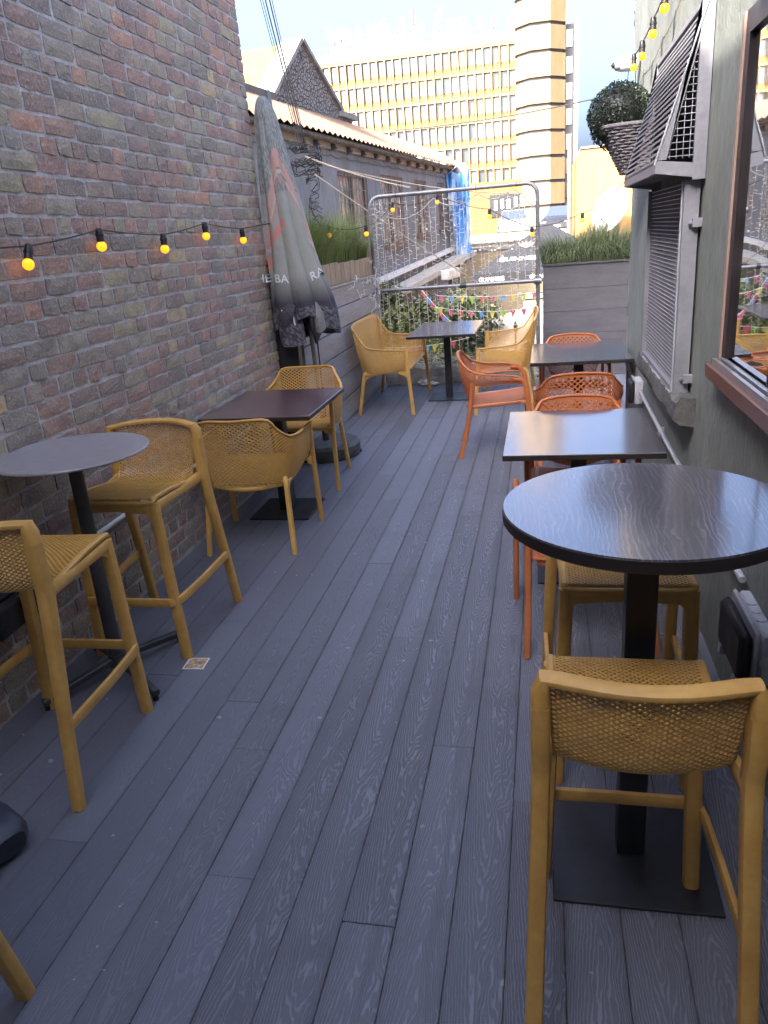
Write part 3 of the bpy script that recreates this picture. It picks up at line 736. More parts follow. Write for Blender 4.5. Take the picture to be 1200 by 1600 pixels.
def make_stool():
    root = thing('bar_stool', 'x', 'bar stool', (0,0,0), group='mustard perforated bar stools')
    prof = [(0, (0,.225,.722)), (.10, (0,.205,.732)), (.3, (0,.08,.720)), (.45, (0,-.05,.702)), (.57, (0,-.155,.692)), (.66, (0,-.210,.727)), (.78, (0,-.235,.805)), (.9, (0,-.250,.880)), (1, (0,-.258,.935))]
    def fn(u, v):
        p = interp_rows(prof, v); x = (u-.5)*2
        half = np.interp(v, [0,.5,.62,1], [.180,.176,.182,.196])
        bend = (x**2)*np.interp(v, [0,.45,.65,1], [.0,.006,.050,.058])
        dip = (x**2)*np.interp(v, [0,.1,.3,.55,.65,1], [.0,.004,.012,.014,.0,-.006])
        return np.stack([x*half, p[:,1]+bend, p[:,2]+dip], 1)
    part(root, 'shell', perf(fn, 38, 92, .68), mat_mustard, fix=False)
    g = lambda u, v: fn(np.array([u]), np.array([v]))[0]
    # rim round the shell, wide over the top of the back
    rim = MB(); side = []
    for s in (0., 1.):
        q = [g(s, v) for v in np.linspace(.60, .0, 20)]
        sg = -1 if s == 0 else 1
        side.append([(p[0]+sg*.006, p[1], p[2]-.003) for p in q])
    front = [g(u, 0) for u in np.linspace(0, 1, 12)]; front = [(p[0], p[1]+.006*(1-abs(2*i/11-1)**4), p[2]-.006) for i, p in enumerate(front)]
    loop = side[0] + front[1:-1] + side[1][::-1]
    rim.sweep(loop, .011, .009, n=8, p=2.6)
    part(root, 'seat_rim', rim, mat_mustard)
    # apron under the seat edge with rounded arches to the legs
    ap = MB()
    for sg in (-1, 1):
        ap.sweep([(sg*.188, .21, .70), (sg*.184, .0, .692), (sg*.200, -.205, .70)], .012, [.022, .018, .026], n=8, p=3)
    ap.sweep([(-.18, .222, .697), (0, .227, .70), (.18, .222, .697)], .010, [.03, .018, .03], n=8, p=3)
    for sg in (-1, 1):                      # gussets
        ap.prism([(sg*.178, .712), (sg*.178, .63), (sg*.158, .665), (sg*.125, .685), (sg*.09, .69), (sg*.09, .712)], 'y', .217, .232)
        ap.prism([(.21, .708), (.21, .625), (.185, .66), (.15, .685), (.11, .69), (.11, .708)], 'x', sg*.183-.006, sg*.183+.006)
    part(root, 'apron', ap, mat_mustard)
    top = MB(); K = 22; tp = []
    e0 = g(0.0, 1.0)
    tp += [(-.2085, -.2045, .865), (-.2085, -.2035, .908), (-.200, e0[1], .934)]
    for i in range(K+1):
        u = .015+.97*i/K; p = g(u, 1.0); x = (u-.5)*2
        tp.append((p[0]*.98, p[1], p[2]+.010-.006*abs(x)**6))
    tp += [(.200, e0[1], .934), (.2085, -.2035, .908), (.2085, -.2045, .865)]
    nz_ = K+1; top.sweep(tp, [.0208, .0204, .015]+[.0105]*nz_+[.015, .0204, .0208], [.0278, .0272, .025]+[.0235]*nz_+[.025, .0272, .0278], n=14, p=3, up=(0,1,0))
    part(root, 'top_rail', top, mat_mustard)
    for sg in (-1, 1):                      # front legs
        lp = [(sg*.180, .212, .715), (sg*.183, .214, .60), (sg*.194, .212, .28), (sg*.205, .210, 0)]
        part(root, 'leg', MB().sweep([tuple(q) for q in catrom(lp, 5)], .0225, .0205, up=(0,1,0), n=12, p=3), mat_mustard)
        rp = [(sg*.228, -.325, 0), (sg*.222, -.285, .25), (sg*.214, -.235, .52), (sg*.209, -.205, .70), (sg*.2095, -.206, .77), (sg*.2087, -.2055, .83), (sg*.2085, -.2045, .875)]
        q = catrom(rp, 4); n = len(q)
        ry = [(.018 + .010*min(1, max(0, (p[2]-.3)/.4))) for p in q]
        part(root, 'leg', MB().sweep([tuple(p) for p in q], .021, ry, up=(0,1,0), n=12, p=3.4), mat_mustard)
    fr_ = MB(); zf = .275
    ring = [(-.232, -.280, zf+.005), (-.228, 0, zf), (-.220, .17, zf), (-.212, .215, zf), (-.19, .236, zf), (0, .238, zf), (.19, .236, zf), (.212, .215, zf), (.220, .17, zf), (.228, 0, zf), (.232, -.280, zf+.005)]
    fr_.sweep(ring, .009, .020, n=10, p=3.5)
    part(root, 'footrest', fr_, mat_mustard)
    for (x, y) in ((-.205, .210), (.205, .210), (-.228, -.325), (.228, -.325)):
        part(root, 'foot_cap', MB().cyl(x, y, -.0005, .006, .0175, 12), mat_dark)
    return root

stool = make_stool()
SP = [((-1.775, 2.93, 0), math.pi+R(0), 1.03, 'mustard bar stool with its back to the brick wall end, behind the grey round table'),
      ((-1.755, 2.085, 0), R(2), 1.03, 'mustard bar stool at the left edge, seen from behind, before the grey round table'),
      ((-1.50, .80, 0), math.pi, 1.03, 'mustard stool in the bottom left corner with only one leg in view'),
      ((.190, 1.47, 0), 0, .945, 'nearest mustard bar stool, at the bottom right, seen from behind'),
      ((.235, 2.27, 0), math.pi+R(1), .97, 'mustard bar stool tucked under the far side of the dark round table')]
stool.location = SP[0][0]; stool.rotation_euler = (0,0,SP[0][1]); stool.scale = (SP[0][2],)*3; stool['label'] = SP[0][3]
for q in SP[1:]: dup(stool, q[0], q[1], q[3], q[2])

def shell_chair(kind, mat, ext=0.0, zback=.80, name='armchair'):
    """armchair whose back and arms are one perforated wall around a perforated seat. kind: 'net' or 'band' (opening under the arms)"""
    root = thing(name, 'x', 'bench' if ext else 'armchair', (0,0,0))
    X = lambda x: x + math.copysign(ext, x) if abs(x) > 1e-6 else 0.0
    if kind == 'net':
        if ext:   # two seater: the back rises close to the arms
            U = [(0, (-.285,.245,.640)), (.14, (-.287,.08,.648)), (.27, (-.287,-.10,.665)), (.33, (-.285,-.18,.70)), (.385, (-.270,-.27,.83)), (.42, (-.235,-.305,zback-.012)), (.5, (0,-.325,zback))]
        else:
            U = [(0, (-.285,.245,.638)), (.12, (-.287,.08,.642)), (.25, (-.285,-.10,.652)), (.33, (-.262,-.205,.675)), (.385, (-.222,-.262,.73)), (.43, (-.18,-.292,.785)), (.5, (0,-.31,zback))]
        Lo = [(0, (-.262,.215,.455)), (.12, (-.255,.07,.425)), (.25, (-.25,-.08,.405)), (.33, (-.235,-.165,.395)), (.385, (-.20,-.205,.39)), (.43, (-.165,-.22,.385)), (.5, (0,-.235,.38))]
    else:
        U = [(0, (-.272,.205,.625)), (.12, (-.280,.07,.648)), (.25, (-.280,-.10,.662)), (.33, (-.255,-.20,.695)), (.385, (-.215,-.255,.745)), (.43, (-.17,-.285,.785)), (.5, (0,-.30,zback))]
        Lo = [(0, (-.268,.20,.580)), (.12, (-.270,.06,.585)), (.25, (-.268,-.09,.575)), (.33, (-.245,-.178,.575)), (.375, (-.212,-.212,.56)), (.415, (-.175,-.215,.47)), (.5, (0,-.232,.415))]
    def full(K):
        a = [(t, (X(p[0]), p[1], p[2])) for t, p in K]
        return a + [(1-t, (-p[0], p[1], p[2])) for t, p in a[-2::-1]]
    UK, LK = full(U), full(Lo)
    def wall(u, v):
        a = interp_rows(LK, u); b = interp_rows(UK, u); v = v[:,None]
        p = a + (b-a)*v
        c = np.array([0, 0, .5]); out = p - np.array([0, -.02, 0]); out[:,2] = 0
        p = p + out/np.maximum(np.linalg.norm(out, axis=1, keepdims=True), 1e-6)*(.014*np.sin(v*math.pi))
        return p
    nu = (168 if kind == 'net' else 132) + int(ext*220); nu -= nu % 2
    nv = 38 if kind == 'net' else 22
    part(root, 'shell', perf(wall, nu, nv, .68, th=.005, border=2), mat, fix=False)
    hs = .238 + ext
    def seat(u, v):
        x = (u-.5)*2; y = .232 - .452*v
        hx = hs - .012*v - ext*0
        z = .448 - .030*np.sin(np.clip(v*1.1, 0, 1)*math.pi*.62) + .012*x**2 - .018*(v**2)
        z = z - .018*np.clip((.07-v)/.07, 0, 1)**2
        return np.stack([x*hx, y, z], 1)
    part(root, 'seat', perf(seat, 58+int(ext*190)//2*2, 54, .64, th=.006, border=3), mat, fix=False)
    tt = np.linspace(0, 1, 81 if ext else 65)
    rim = interp_rows(UK, tt)
    n = len(rim)
    part(root, 'rim', MB().sweep([tuple(p) for p in rim], .0105, .0065, n=8, p=2.6), mat)
    if kind == 'band':
        part(root, 'lower_rim', MB().sweep([tuple(p) for p in interp_rows(LK, tt)], .007, .005, n=8, p=2.4), mat)
    sr = [(-hs, -.20, .405), (-hs-.002, 0, .42), (-hs, .19, .436), (-hs+.03, .232, .437), (0, .238, .440), (hs-.03, .232, .437), (hs, .19, .436), (hs+.002, 0, .42), (hs, -.20, .405)]
    part(root, 'seat_frame', MB().sweep([tuple(p) for p in catrom(sr, 3)], .011, .013, n=8, p=3), mat)
    for sg in (-1, 1):
        x0 = sg*(UK[0][1][0]*-1); zt_ = UK[0][1][2]; yf = UK[0][1][1]
        if kind == 'net':
            fl = [(x0-sg*.004, yf-.016, zt_-.004), (x0-sg*.004, yf-.010, zt_-.10), (x0-sg*.006, yf-.004, .44), (x0-sg*.004, yf+.012, .22), (x0-sg*.0, yf+.026, 0)]
            rxs = (.016, .021); p_ = 3.2
            part(root, 'leg', MB().sweep([tuple(q) for q in catrom(fl, 4)], .0150, .019, up=(0,1,0), n=10, p=p_), mat)
            gus = MB().prism([(yf-.02, .435), (yf-.02, .36), (yf-.045, .39), (yf-.10, .408), (yf-.10, .430)], 'x', x0-sg*.014-.005, x0-sg*.014+.005)
            gus.prism([(x0-sg*.012, .44), (x0-sg*.012, .365), (x0-sg*.032, .395), (x0-sg*.075, .415), (x0-sg*.075, .44)], 'y', yf-.022, yf-.010)
            part(root, 'gusset', gus, mat)
        else:
            fl = [(x0-sg*.002, yf-.09, zt_-.004), (x0, yf-.02, zt_-.014), (x0, yf+.018, zt_-.06), (x0, yf+.030, zt_-.14), (x0, yf+.035, .42), (x0+sg*.004, yf+.055, 0)]
            part(root, 'leg', MB().sweep([tuple(q) for q in catrom(fl, 4)], .0135, [.012]*4+[.02]*17, up=(0,1,0), n=10, p=3.2), mat)
            part(root, 'gusset', MB().sweep([(x0, yf+.03, .42), (sg*(hs+.005), .19, .435)], .008, .012, n=6), mat)
        rl_ = [(sg*(X(.222) if not ext else .222+ext), -.195, .43 if kind == 'net' else .60), (sg*(.232+ext), -.22, .39), (sg*(.243+ext), -.255, .2), (sg*(.255+ext), -.292, 0)]
        if kind == 'band': rl_ = [(sg*.250, -.185, .60), (sg*.248, -.20, .45), (sg*.252, -.24, .2), (sg*.262, -.295, 0)]
        part(root, 'leg', MB().sweep([tuple(q) for q in catrom(rl_, 4)], .0145, .018, up=(0,1,0), n=10, p=3.2), mat)
        if kind == 'net':
            part(root, 'gusset', MB().prism([(-.19, .40), (-.225, .32), (-.20, .36), (-.16, .385), (-.10, .395), (-.10, .41)], 'x', sg*(.234+ext)-.005, sg*(.234+ext)+.005), mat)
    bt = [(-(.21+ext), -.20, .395), (0, -.238, .378), (.21+ext, -.20, .395)]
    part(root, 'back_frame', MB().sweep([tuple(q) for q in catrom(bt, 6)], .009, .013, n=8, p=3), mat)
    return root

arm = shell_chair('net', mat_mustard, 0, .785, 'armchair')
arm['group'] = 'mustard perforated armchairs'; arm['label'] = 'mustard armchair seen from behind on the near side of the wine coloured table'
arm.location = (-1.70, 4.15, 0); arm.rotation_euler = (0,0,R(3))
arm.scale = (1.03,)*3
dup(arm, (-1.765, 5.30, 0), math.pi+R(3), 'mustard armchair facing the viewer on the far side of the wine coloured table')
ben = shell_chair('net', mat_mustard, .325, .905, 'bench')
ben['group'] = 'mustard perforated two seat benches'; ben['label'] = 'mustard two seat bench against the left parapet, seen from its side'
ben.location = (-1.555, 8.02, 0); ben.rotation_euler = (0,0,R(-90))
dup(ben, (-.375, 7.90, 0), R(90), 'mustard two seat bench right of the far black table, back towards the planter')
ora = shell_chair('band', mat_orange, 0, .80, 'armchair')
ora['group'] = 'orange open armed chairs'; ora['label'] = 'orange armchair standing sideways in the aisle, left of the small dark table'
ora.location = (-.365, 6.07, 0); ora.rotation_euler = (0,0,R(-87))
dup(ora, (.25, 6.53, 0), math.pi, 'orange armchair behind the farthest right table, in front of the dark planter')
dup(ora, (.225, 5.24, 0), R(2), 'orange armchair seen from behind on the near side of the farthest right table')
dup(ora, (.185, 3.98, 0), math.pi+R(1), 'orange armchair facing the viewer beyond the pale reflecting square table')
dup(ora, (.165, 3.13, 0), R(5), 'orange armchair mostly hidden between the square table and the dark round bar table')

def table(name, label, c, top, size, round_=False, mat_t=None, base=.42, colw=.038, th=.028, grp=None, rz=0):
    t = thing(name, label, 'table', (c[0], c[1], 0), rz, grp)
    if round_:
        R_ = size/2; n = 96; e = MB().lathe([(R_-.006, top-th), (R_, top-th+.005), (R_, top-.004)], n)
        part(t, 'edge', e, mat_edge)
        part(t, 'tabletop', MB().lathe([(R_-.001, top-.0045), (R_-.0025, top)], n), mat_t)
    else:
        sx, sy = size[0]/2, size[1]/2
        part(t, 'edge', MB().cbox(-sx, sx, -sy, sy, top-th, top-.003, .002), mat_edge, smooth=False)
        part(t, 'tabletop', MB().cbox(-sx+.0015, sx-.0015, -sy+.0015, sy-.0015, top-.004, top, .0015), mat_t, smooth=False)
    b = base/2
    part(t, 'base', MB().cbox(-b, b, -b, b, .002, .012, .002), mat_blackbase, smooth=False)
    part(t, 'column', MB().cbox(-colw, colw, -colw, colw, .0121, top-th-.012, .003), mat_black, smooth=False)
    part(t, 'top_plate', MB().cbox(-.16, .16, -.16, .16, top-th-.0119, top-th-.0005, .002), mat_black, smooth=False)
    return t
table('bar_table', 'tall round table with glossy dark wood grain top in the right foreground', (.237, 1.79), 1.055, .675, True, mat_top_round, .43, .037, .035, rz=R(0))
table('cafe_table', 'square dark table reflecting the sky, second from the front along the right wall', (.170, 3.72), .745, (.70, .86), False, mat_top_sq, .40, .037)
table('cafe_table', 'dark table against the right wall nearest the boarded planter', (.275, 6.22), .745, (.74, .98), False, mat_top_sq, .42, .037)
table('cafe_table', 'wine brown table between two mustard armchairs by the brick wall', (-1.71, 4.63), .745, (.71, .86), False, mat_top_wine, .41, .045)
table('cafe_table', 'narrow black table between the two benches at the railing', (-1.005, 8.2), .745, (.69, 1.17), False, mat_top_sq, .42, .037)

# grey round bar table with cross foot
t = thing('bar_table', 'tall round table with thin smooth grey top beside the brick wall', 'table', (-1.815, 2.565, 0))
part(t, 'tabletop', MB().lathe([(.290, .992), (.298, .996), (.298, 1.000), (.294, 1.005)], 96), mat_top_grey)
part(t, 'column', MB().lathe([(.032, .05), (.030, .08), (.028, .975)], 20), mat_greypost)
part(t, 'top_bracket', MB().box(-.09, .09, -.03, .03, .972, .9915).box(-.03, .03, -.09, .09, .9721, .9916), mat_greypost)
part(t, 'hub', MB().cyl(0, 0, .045, .10, .036, 20), mat_greypost)
for (x, y) in ((-.165, -.30), (.275, -.19), (-.235, .19), (.155, .295)):
    d = Vector((x, y, 0)); l = d.length; u_ = d/l
    part(t, 'foot', MB().sweep([tuple(u_*.02+Vector((0,0,.075))), tuple(u_*(l*.93)+Vector((0,0,.043))), tuple(u_*l+Vector((0,0,.036)))], .017, .016, n=8, p=4), mat_greypost)
    part(t, 'glide', MB().cyl(x*.96, y*.96, 0, .022, .012, 10), mat_dark)

# umbrella ----------------------------------------------------------------
um = thing('parasol', 'closed grey green parasol with pink bands and white lettering leaning by the brick wall end', 'parasol', (-1.84, 5.93, 0))
A0 = Vector((-1.99, 5.90, 2.72)); A1 = Vector((-1.925, 5.90, 1.0))     # axis of the folded cloth, top to bottom
NA, NH = 220, 120
fab = []
ribs = 8
colA = []
def lerp(a, b, t): return tuple(x+(y-x)*t for x, y in zip(a, b))
rf = random.Random(2)
phase = [rf.uniform(-.25, .25) for _ in range(ribs)]
hem = [1.00, .93, 1.02, .86, .97, 1.03, .90, .96]
for jh in range(NH+1):
    t = jh/NH
    for ia in range(NA):
        a = 2*math.pi*ia/NA
        k = a/(2*math.pi)*ribs; ki = int(k) % ribs; fr = k-int(k)
        lobe = (1-abs(2*fr-1)**1.6)                        # 0 at a valley, 1 on a fold
        hm = hem[ki]*(.35+.65*lobe) + .5*(hem[ki-1]+hem[ki])*.65*(1-lobe)
        L = 1 if t < .55 else 1 + (hm-1)*((t-.55)/.45)**1.2
        tt_ = t*L
        c = A0.lerp(A1, tt_)
        # outline: widens downward, more towards +X
        wx = .028 + .038*min(1, tt_/.08)**.5 + .205*tt_**.95 + .055*math.exp(-((tt_-.88)/.16)**2)
        wy = .035 + .03*min(1, tt_/.06)**.5 + .13*tt_**.9
        env = 1.0 - .42*(tt_**.6)*(1-lobe)
        sw = .14*tt_*math.sin(a*3+1.2*tt_+.6)*.5
        aa = a + .55*tt_*(fr-.5)*.9
        x = c.x + .065*tt_ + wx*math.cos(aa)*env + sw*.10; y = c.y + wy*math.sin(aa)*env
        # pull in below the hem tie
        x = max(x, -2.068)
        fab.append((x, y, c.z + .01*math.sin(a*5)*tt_))
        # the print
        S = k/ribs; base = (.27,.275,.245); z = tt_
        g = rf.random()
        cc = base
        if z < .38:
            cc = lerp((.27,.28,.27), (.14,.15,.145), 1 if g > .5 else 0)
        dg = (z-.40-.16*math.sin(a*2.0+.6))
        if abs(dg) < .036: cc = (.42,.25,.215)
        elif abs(dg-.055) < .010: cc = (.45,.33,.28)
        elif abs(dg-.085) < .007: cc = (.38,.2,.18)
        dh = (z-.60-.10*math.cos(a*2.0-.4))
        if abs(dh) < .022 and math.cos(a*1.0-3.6) > .2: cc = (.46,.19,.16)
        if z > .72: cc = lerp(cc, (.035,.032,.045), min(1, (z-.72)/.12))
        if z > .86 and g > .62: cc = (.13,.12,.14)
        colA.append((*cc, 1))
mb = MB(); mb.v = fab
mb.f = [(jh*NA+i, jh*NA+(i+1) % NA, (jh+1)*NA+(i+1) % NA, (jh+1)*NA+i) for jh in range(NH) for i in range(NA)]
tf = NT('parasol_cloth'); at = tf.n('ShaderNodeAttribute'); at.attribute_name = 'print'
tf.l(at.outputs['Color'], tf.b.inputs['Base Color']); tf.b.inputs['Roughness'].default_value = .75
tf.bump(tf.noise(tf.pos(), 14, 4), .5, .02)
fabric_verts = [Vector(p) for p in mb.v]; fabric_faces = list(mb.f)
fo = part(um, 'canopy', mb, tf.m, world=True, fix=True)
ca = fo.data.color_attributes.new('print', 'FLOAT_COLOR', 'POINT'); ca.data.foreach_set('color', np.array(colA, dtype=np.float32).ravel())
fbvh = BVHTree.FromPolygons(fabric_verts, fabric_faces)
def flap(pts_top, pts_bot, n, mat, bow=.04):
    mb = MB(); K = 10
    T = catrom(pts_top, n); B = catrom(pts_bot, n)
    for k in range(K+1):
        f = k/K
        for a, b in zip(T, B):
            p = a + (b-a)*f; mb.v.append((p[0], p[1]-bow*math.sin(f*math.pi), p[2]))
    w_ = len(T)
    mb.f = [(k*w_+i, k*w_+i+1, (k+1)*w_+i+1, (k+1)*w_+i) for k in range(K) for i in range(w_-1)]
    return mb
mat_flap = M('parasol_lining', (.17,.175,.17), .6, var=.3, scale=9, bump=.3, bscale=14, bdist=.01)
part(um, 'cloth_corner', flap([(-1.86, 5.90, 1.40), (-1.74, 5.88, 1.42), (-1.68, 5.92, 1.38)], [(-1.80, 5.84, 1.10), (-1.69, 5.76, 1.04), (-1.605, 5.86, 1.13)], 6, mat_flap), mat_flap, world=True)
part(um, 'cloth_corner', flap([(-1.83, 5.86, 1.22), (-1.76, 5.78, 1.26), (-1.72, 5.82, 1.27)], [(-1.79, 5.90, 1.04), (-1.745, 5.80, .955), (-1.70, 5.86, 1.04)], 6, mat_flap), mat_blackbase, world=True)
part(um, 'cloth_corner', flap([(-2.05, 5.83, 1.36), (-1.98, 5.76, 1.32), (-1.86, 5.74, 1.26)], [(-2.04, 5.86, 1.12), (-1.98, 5.76, .985), (-1.90, 5.78, 1.09)], 6, mat_flap), M('parasol_hem', (.05,.045,.06), .7, var=.5, scale=60), world=True)
part(um, 'pole', MB().tube([(-1.80, 5.99, .10), (-1.835, 5.97, 1.2), (-1.95, 5.92, 2.76)], .019, 14), mat_steel, world=True)
part(um, 'base_tube', MB().tube([(-1.80, 5.99, .11), (-1.803, 5.99, .34)], .030, 14), mat_black, world=True)
part(um, 'base', MB().lathe([(.27, .0), (.285, .02), (.285, .10), (.26, .125), (.05, .13)], 36, (-1.80, 5.99, 0)), M('mottled_concrete', (.10,.10,.105), .8, var=.5, scale=16, bump=.5, bscale=60), world=True)
part(um, 'cord', MB().tube([(-1.745, 5.84, 1.06), (-1.76, 5.9, .6), (-1.77, 5.96, .2)], .006, 6), mat_dark, world=True)

def lettering(root, txt, center, xdir, zdir, size, mat, bvh=None, name='lettering', ray=None, depth=.002, spacing=1.0, bold=True):
    cu = bpy.data.curves.new('txt', 'FONT'); cu.body = txt; cu.size = size; cu.align_x = 'CENTER'; cu.align_y = 'CENTER'; cu.space_character = spacing
    cu.offset = size*.018 if bold else 0; cu.resolution_u = 3
    to = bpy.data.objects.new('txt', cu); col.objects.link(to); dg = bpy.context.evaluated_depsgraph_get(); me0 = bpy.data.meshes.new_from_object(to.evaluated_get(dg))
    bpy.data.objects.remove(to)
    import bmesh
    bm = bmesh.new(); bm.from_mesh(me0)
    bmesh.ops.triangulate(bm, faces=bm.faces); bmesh.ops.subdivide_edges(bm, edges=[e for e in bm.edges if e.calc_length() > size*.12], cuts=2)
    X_, Z_ = Vector(xdir).normalized(), Vector(zdir).normalized(); c = Vector(center); L = root.location
    for v in bm.verts:
        p = c + X_*v.co.x + Z_*v.co.y
        if bvh is not None:
            h, n_, i_, d_ = bvh.ray_cast(p - ray*1.0, ray, 2.0)
            if h is not None: p = h - ray*.006
        v.co = p - L
    me = bpy.data.meshes.new(name); bm.to_mesh(me); bm.free(); me.materials.append(mat)
    return link(name, me, root)
mat_letter = M('white_print', (.62,.62,.62), .7, var=.1)
ray = Vector((-.30, .95, 0)).normalized()
lettering(um, 'THE BA', (-2.04, 5.72, 1.47), (.95, .30, -.10), (0,0,1), .085, mat_letter, fbvh, ray=ray, spacing=1.05)
lettering(um, 'RA', (-1.665, 5.75, 1.475), (.9, .30, .38), (-.25,0,1), .085, mat_letter, fbvh, ray=ray, spacing=1.1)
lettering(um, 'VA', (-1.93, 5.75, 1.17), (.9, .30, -.45), (.3,0,1), .10, mat_letter, fbvh, ray=ray)

# festoon lights ------------------------------------------------------------
def festoon(name, label, cable_pts, bulbs, origin):
    f = thing(name, label, 'string lights', origin, group='festoon strings with amber bulbs')
    mb = MB()
    for a, b, d in cable_pts: mb.tube(sag(a, b, d, 8), .0035, 6)
    part(f, 'cable', mb, mat_dark, world=True)
    for (p, tilt) in bulbs:
        x, y, z = p
        s = MB().lathe([(.012, .006), (.016, 0), (.017, -.018), (.0195, -.02), (.0195, -.03), (.017, -.032), (.018, -.055)], 12)
        rot = Matrix.Rotation(tilt, 3, 'X')
        s.v = [tuple(Vector(p) + rot @ Vector(q)) for q in s.v]
        so_ = part(f, 'socket', s, mat_dark, world=True)
        b_ = MB().ball((0,0,-.075), .0235, 14, 10); b_.v = [tuple(Vector(p) + rot @ Vector(q) - f.location) for q in b_.v]
        bo = link('bulb', mesh('bulb', b_, mat_bulb), so_)
    return f
lb = [(-2.035, 2.90, 1.775), (-2.04, 3.455, 1.835), (-2.04, 4.10, 1.805), (-2.04, 4.675, 1.865), (-2.04, 5.29, 1.83)]
cb = [((-2.04, 1.5, 1.86), lb[0], .03)] + [(a, b, .006) for a, b in zip(lb[:-1], lb[1:])] + [(lb[-1], (-1.98, 5.72, 1.86), .0)]
festoon('festoon_lights', 'string of amber bulbs strung along the brick wall', cb, [(p, t) for p, t in zip(lb, (R(-22), 0, R(-4), 0, R(4)))], (-2.04, 4, 1.8))
fb = [(-2.0, 7.45, 1.835), (-1.70, 7.75, 1.82), (-1.66, YF-.03, 2.06), (-1.15, YF-.03, 2.10), (-.575, YF-.05, 1.905), (-.118, YF-.06, 1.685), (.415, 8.9, 1.785)]
cb = [((-1.70, 5.9, 1.93), fb[0], .05), (fb[0], fb[1], .03), (fb[1], fb[2], .05), (fb[2], fb[3], .06), (fb[3], fb[4], .03), (fb[4], fb[5], .02), (fb[5], fb[6], .03), (fb[6], (.70, 6.9, 2.03), .05)]
festoon('festoon_lights', 'string of amber bulbs running from the parasol across the railing to the right wall', cb, [(p, 0) for p in fb], (-1, 8.5, 1.8))
rb = [(.59, 5.90, 2.70), (.59, 5.45, 2.685), (.60, 5.05, 2.72), (.60, 4.62, 2.745)]
cb = [((.70, 6.9, 2.03), (.68, 6.5, 2.5), .0), ((.68, 6.5, 2.5), rb[0], .0)] + [(a, b, .012) for a, b in zip(rb[:-1], rb[1:])] + [(rb[-1], (.60, 4.1, 2.84), .01)]
festoon('festoon_lights', 'string of amber bulbs rising along the top of the right wall', cb, [(p, 0) for p in rb], (.6, 5, 2.7))

# wall mounted bits ---------------------------------------------------------
cc = thing('security_camera', 'white dome security camera on the far corner of the right wall', 'camera', (.66, 6.5, 2.78))
part(cc, 'body', MB().lathe([(.010, -.11), (.040, -.10), (.052, -.06), (.054, 0), (.045, .05), (.03, .06)], 20, (.595, 6.20, 2.705), 'x'), mat_white, world=True)
part(cc, 'lens', MB().lathe([(.001, -.03), (.016, -.02), (.024, 0)], 16, (.495, 6.18, 2.695), 'x'), mat_dark, world=True)
part(cc, 'hood_ring', MB().lathe([(.028, -.012), (.033, 0), (.033, .02)], 18, (.502, 6.182, 2.697), 'x'), M('cam_grey', (.35,.34,.33), .5), world=True)
hp = thing('hanging_connector', 'small black cable connector dangling below the security camera', 'connector', (.60, 6.5, 2.5))
part(hp, 'cord', MB().tube([(.585, 6.2, 2.66), (.582, 6.2, 2.56), (.585, 6.2, 2.34)], .0035, 5), mat_dark, world=True)
part(hp, 'plug', MB().lathe([(.006, .04), (.012, .03), (.019, .0), (.017, -.025), (.006, -.045)], 12, (.583, 6.2, 2.50)), mat_dark, world=True)

# basket with topiary ball
bk = thing('wall_basket', 'dark wicker wall basket holding a clipped evergreen ball', 'basket', (.5, 5.5, 2.1))
y0b, y1b = 5.28, 5.72
def ring_at(z):
    t = (z-1.985)/(.235); w_ = .5+.5*t
    hx_ = .17+.12*t; hy = (.11+.10*t)
    return [(XR-.01, 5.5-hy, z), (XR-.01-hx_*.55, 5.5-hy*1.0, z), (XR-.01-hx_*.92, 5.5-hy*.72, z), (XR-.01-hx_, 5.5, z), (XR-.01-hx_*.92, 5.5+hy*.72, z), (XR-.01-hx_*.55, 5.5+hy, z), (XR-.01, 5.5+hy, z)]
for i in range(15):
    z = 1.985 + .0165*i; q = catrom(ring_at(z), 6); n = len(q); c = np.array([XR-.01, 5.5, z])
    pts = []
    for k, p in enumerate(q):
        d = p - c; d /= np.linalg.norm(d); pts.append(tuple(p + d*.006*math.cos(k*math.pi/2 + i*math.pi)))
    part(bk, 'weave', MB().tube(pts, .0078, 6), M('wicker', (.17,.155,.165), .6, var=.35, scale=25) if i == 0 else bpy.data.materials['wicker'], world=True)
wk = bpy.data.materials['wicker']
q0, q1 = catrom(ring_at(1.975), 6), catrom(ring_at(2.225), 6)
for k in range(0, len(q0), 2): part(bk, 'stake', MB().tube([tuple(q0[k]), tuple(q1[k])], .004, 5), wk, world=True)
part(bk, 'rim', MB().tube([tuple(p) for p in catrom(ring_at(2.232), 6)], .013, 8).tube([tuple(p) for p in catrom(ring_at(1.972), 6)], .012, 8), wk, world=True)
ln = MB(); a_, b_ = ring_at(1.98), ring_at(2.22); 
sh = lambda r_: [(XR-.01+(p[0]-XR+.01)*.93, 5.5+(p[1]-5.5)*.93, p[2]) for p in r_]
ln.add(sh(a_)+sh(b_), [(k, k+1, 8+k, 7+k) for k in range(6)] + [tuple(range(7))]); part(bk, 'liner', ln, mat_dark, world=True)
tp = thing('topiary_ball', 'dark clipped evergreen ball sitting in the wicker wall basket', 'topiary', (.475, 5.5, 2.29))
C = Vector((.475, 5.5, 2.30)); RB = .185
lf = MB(); r_ = random.Random(21)
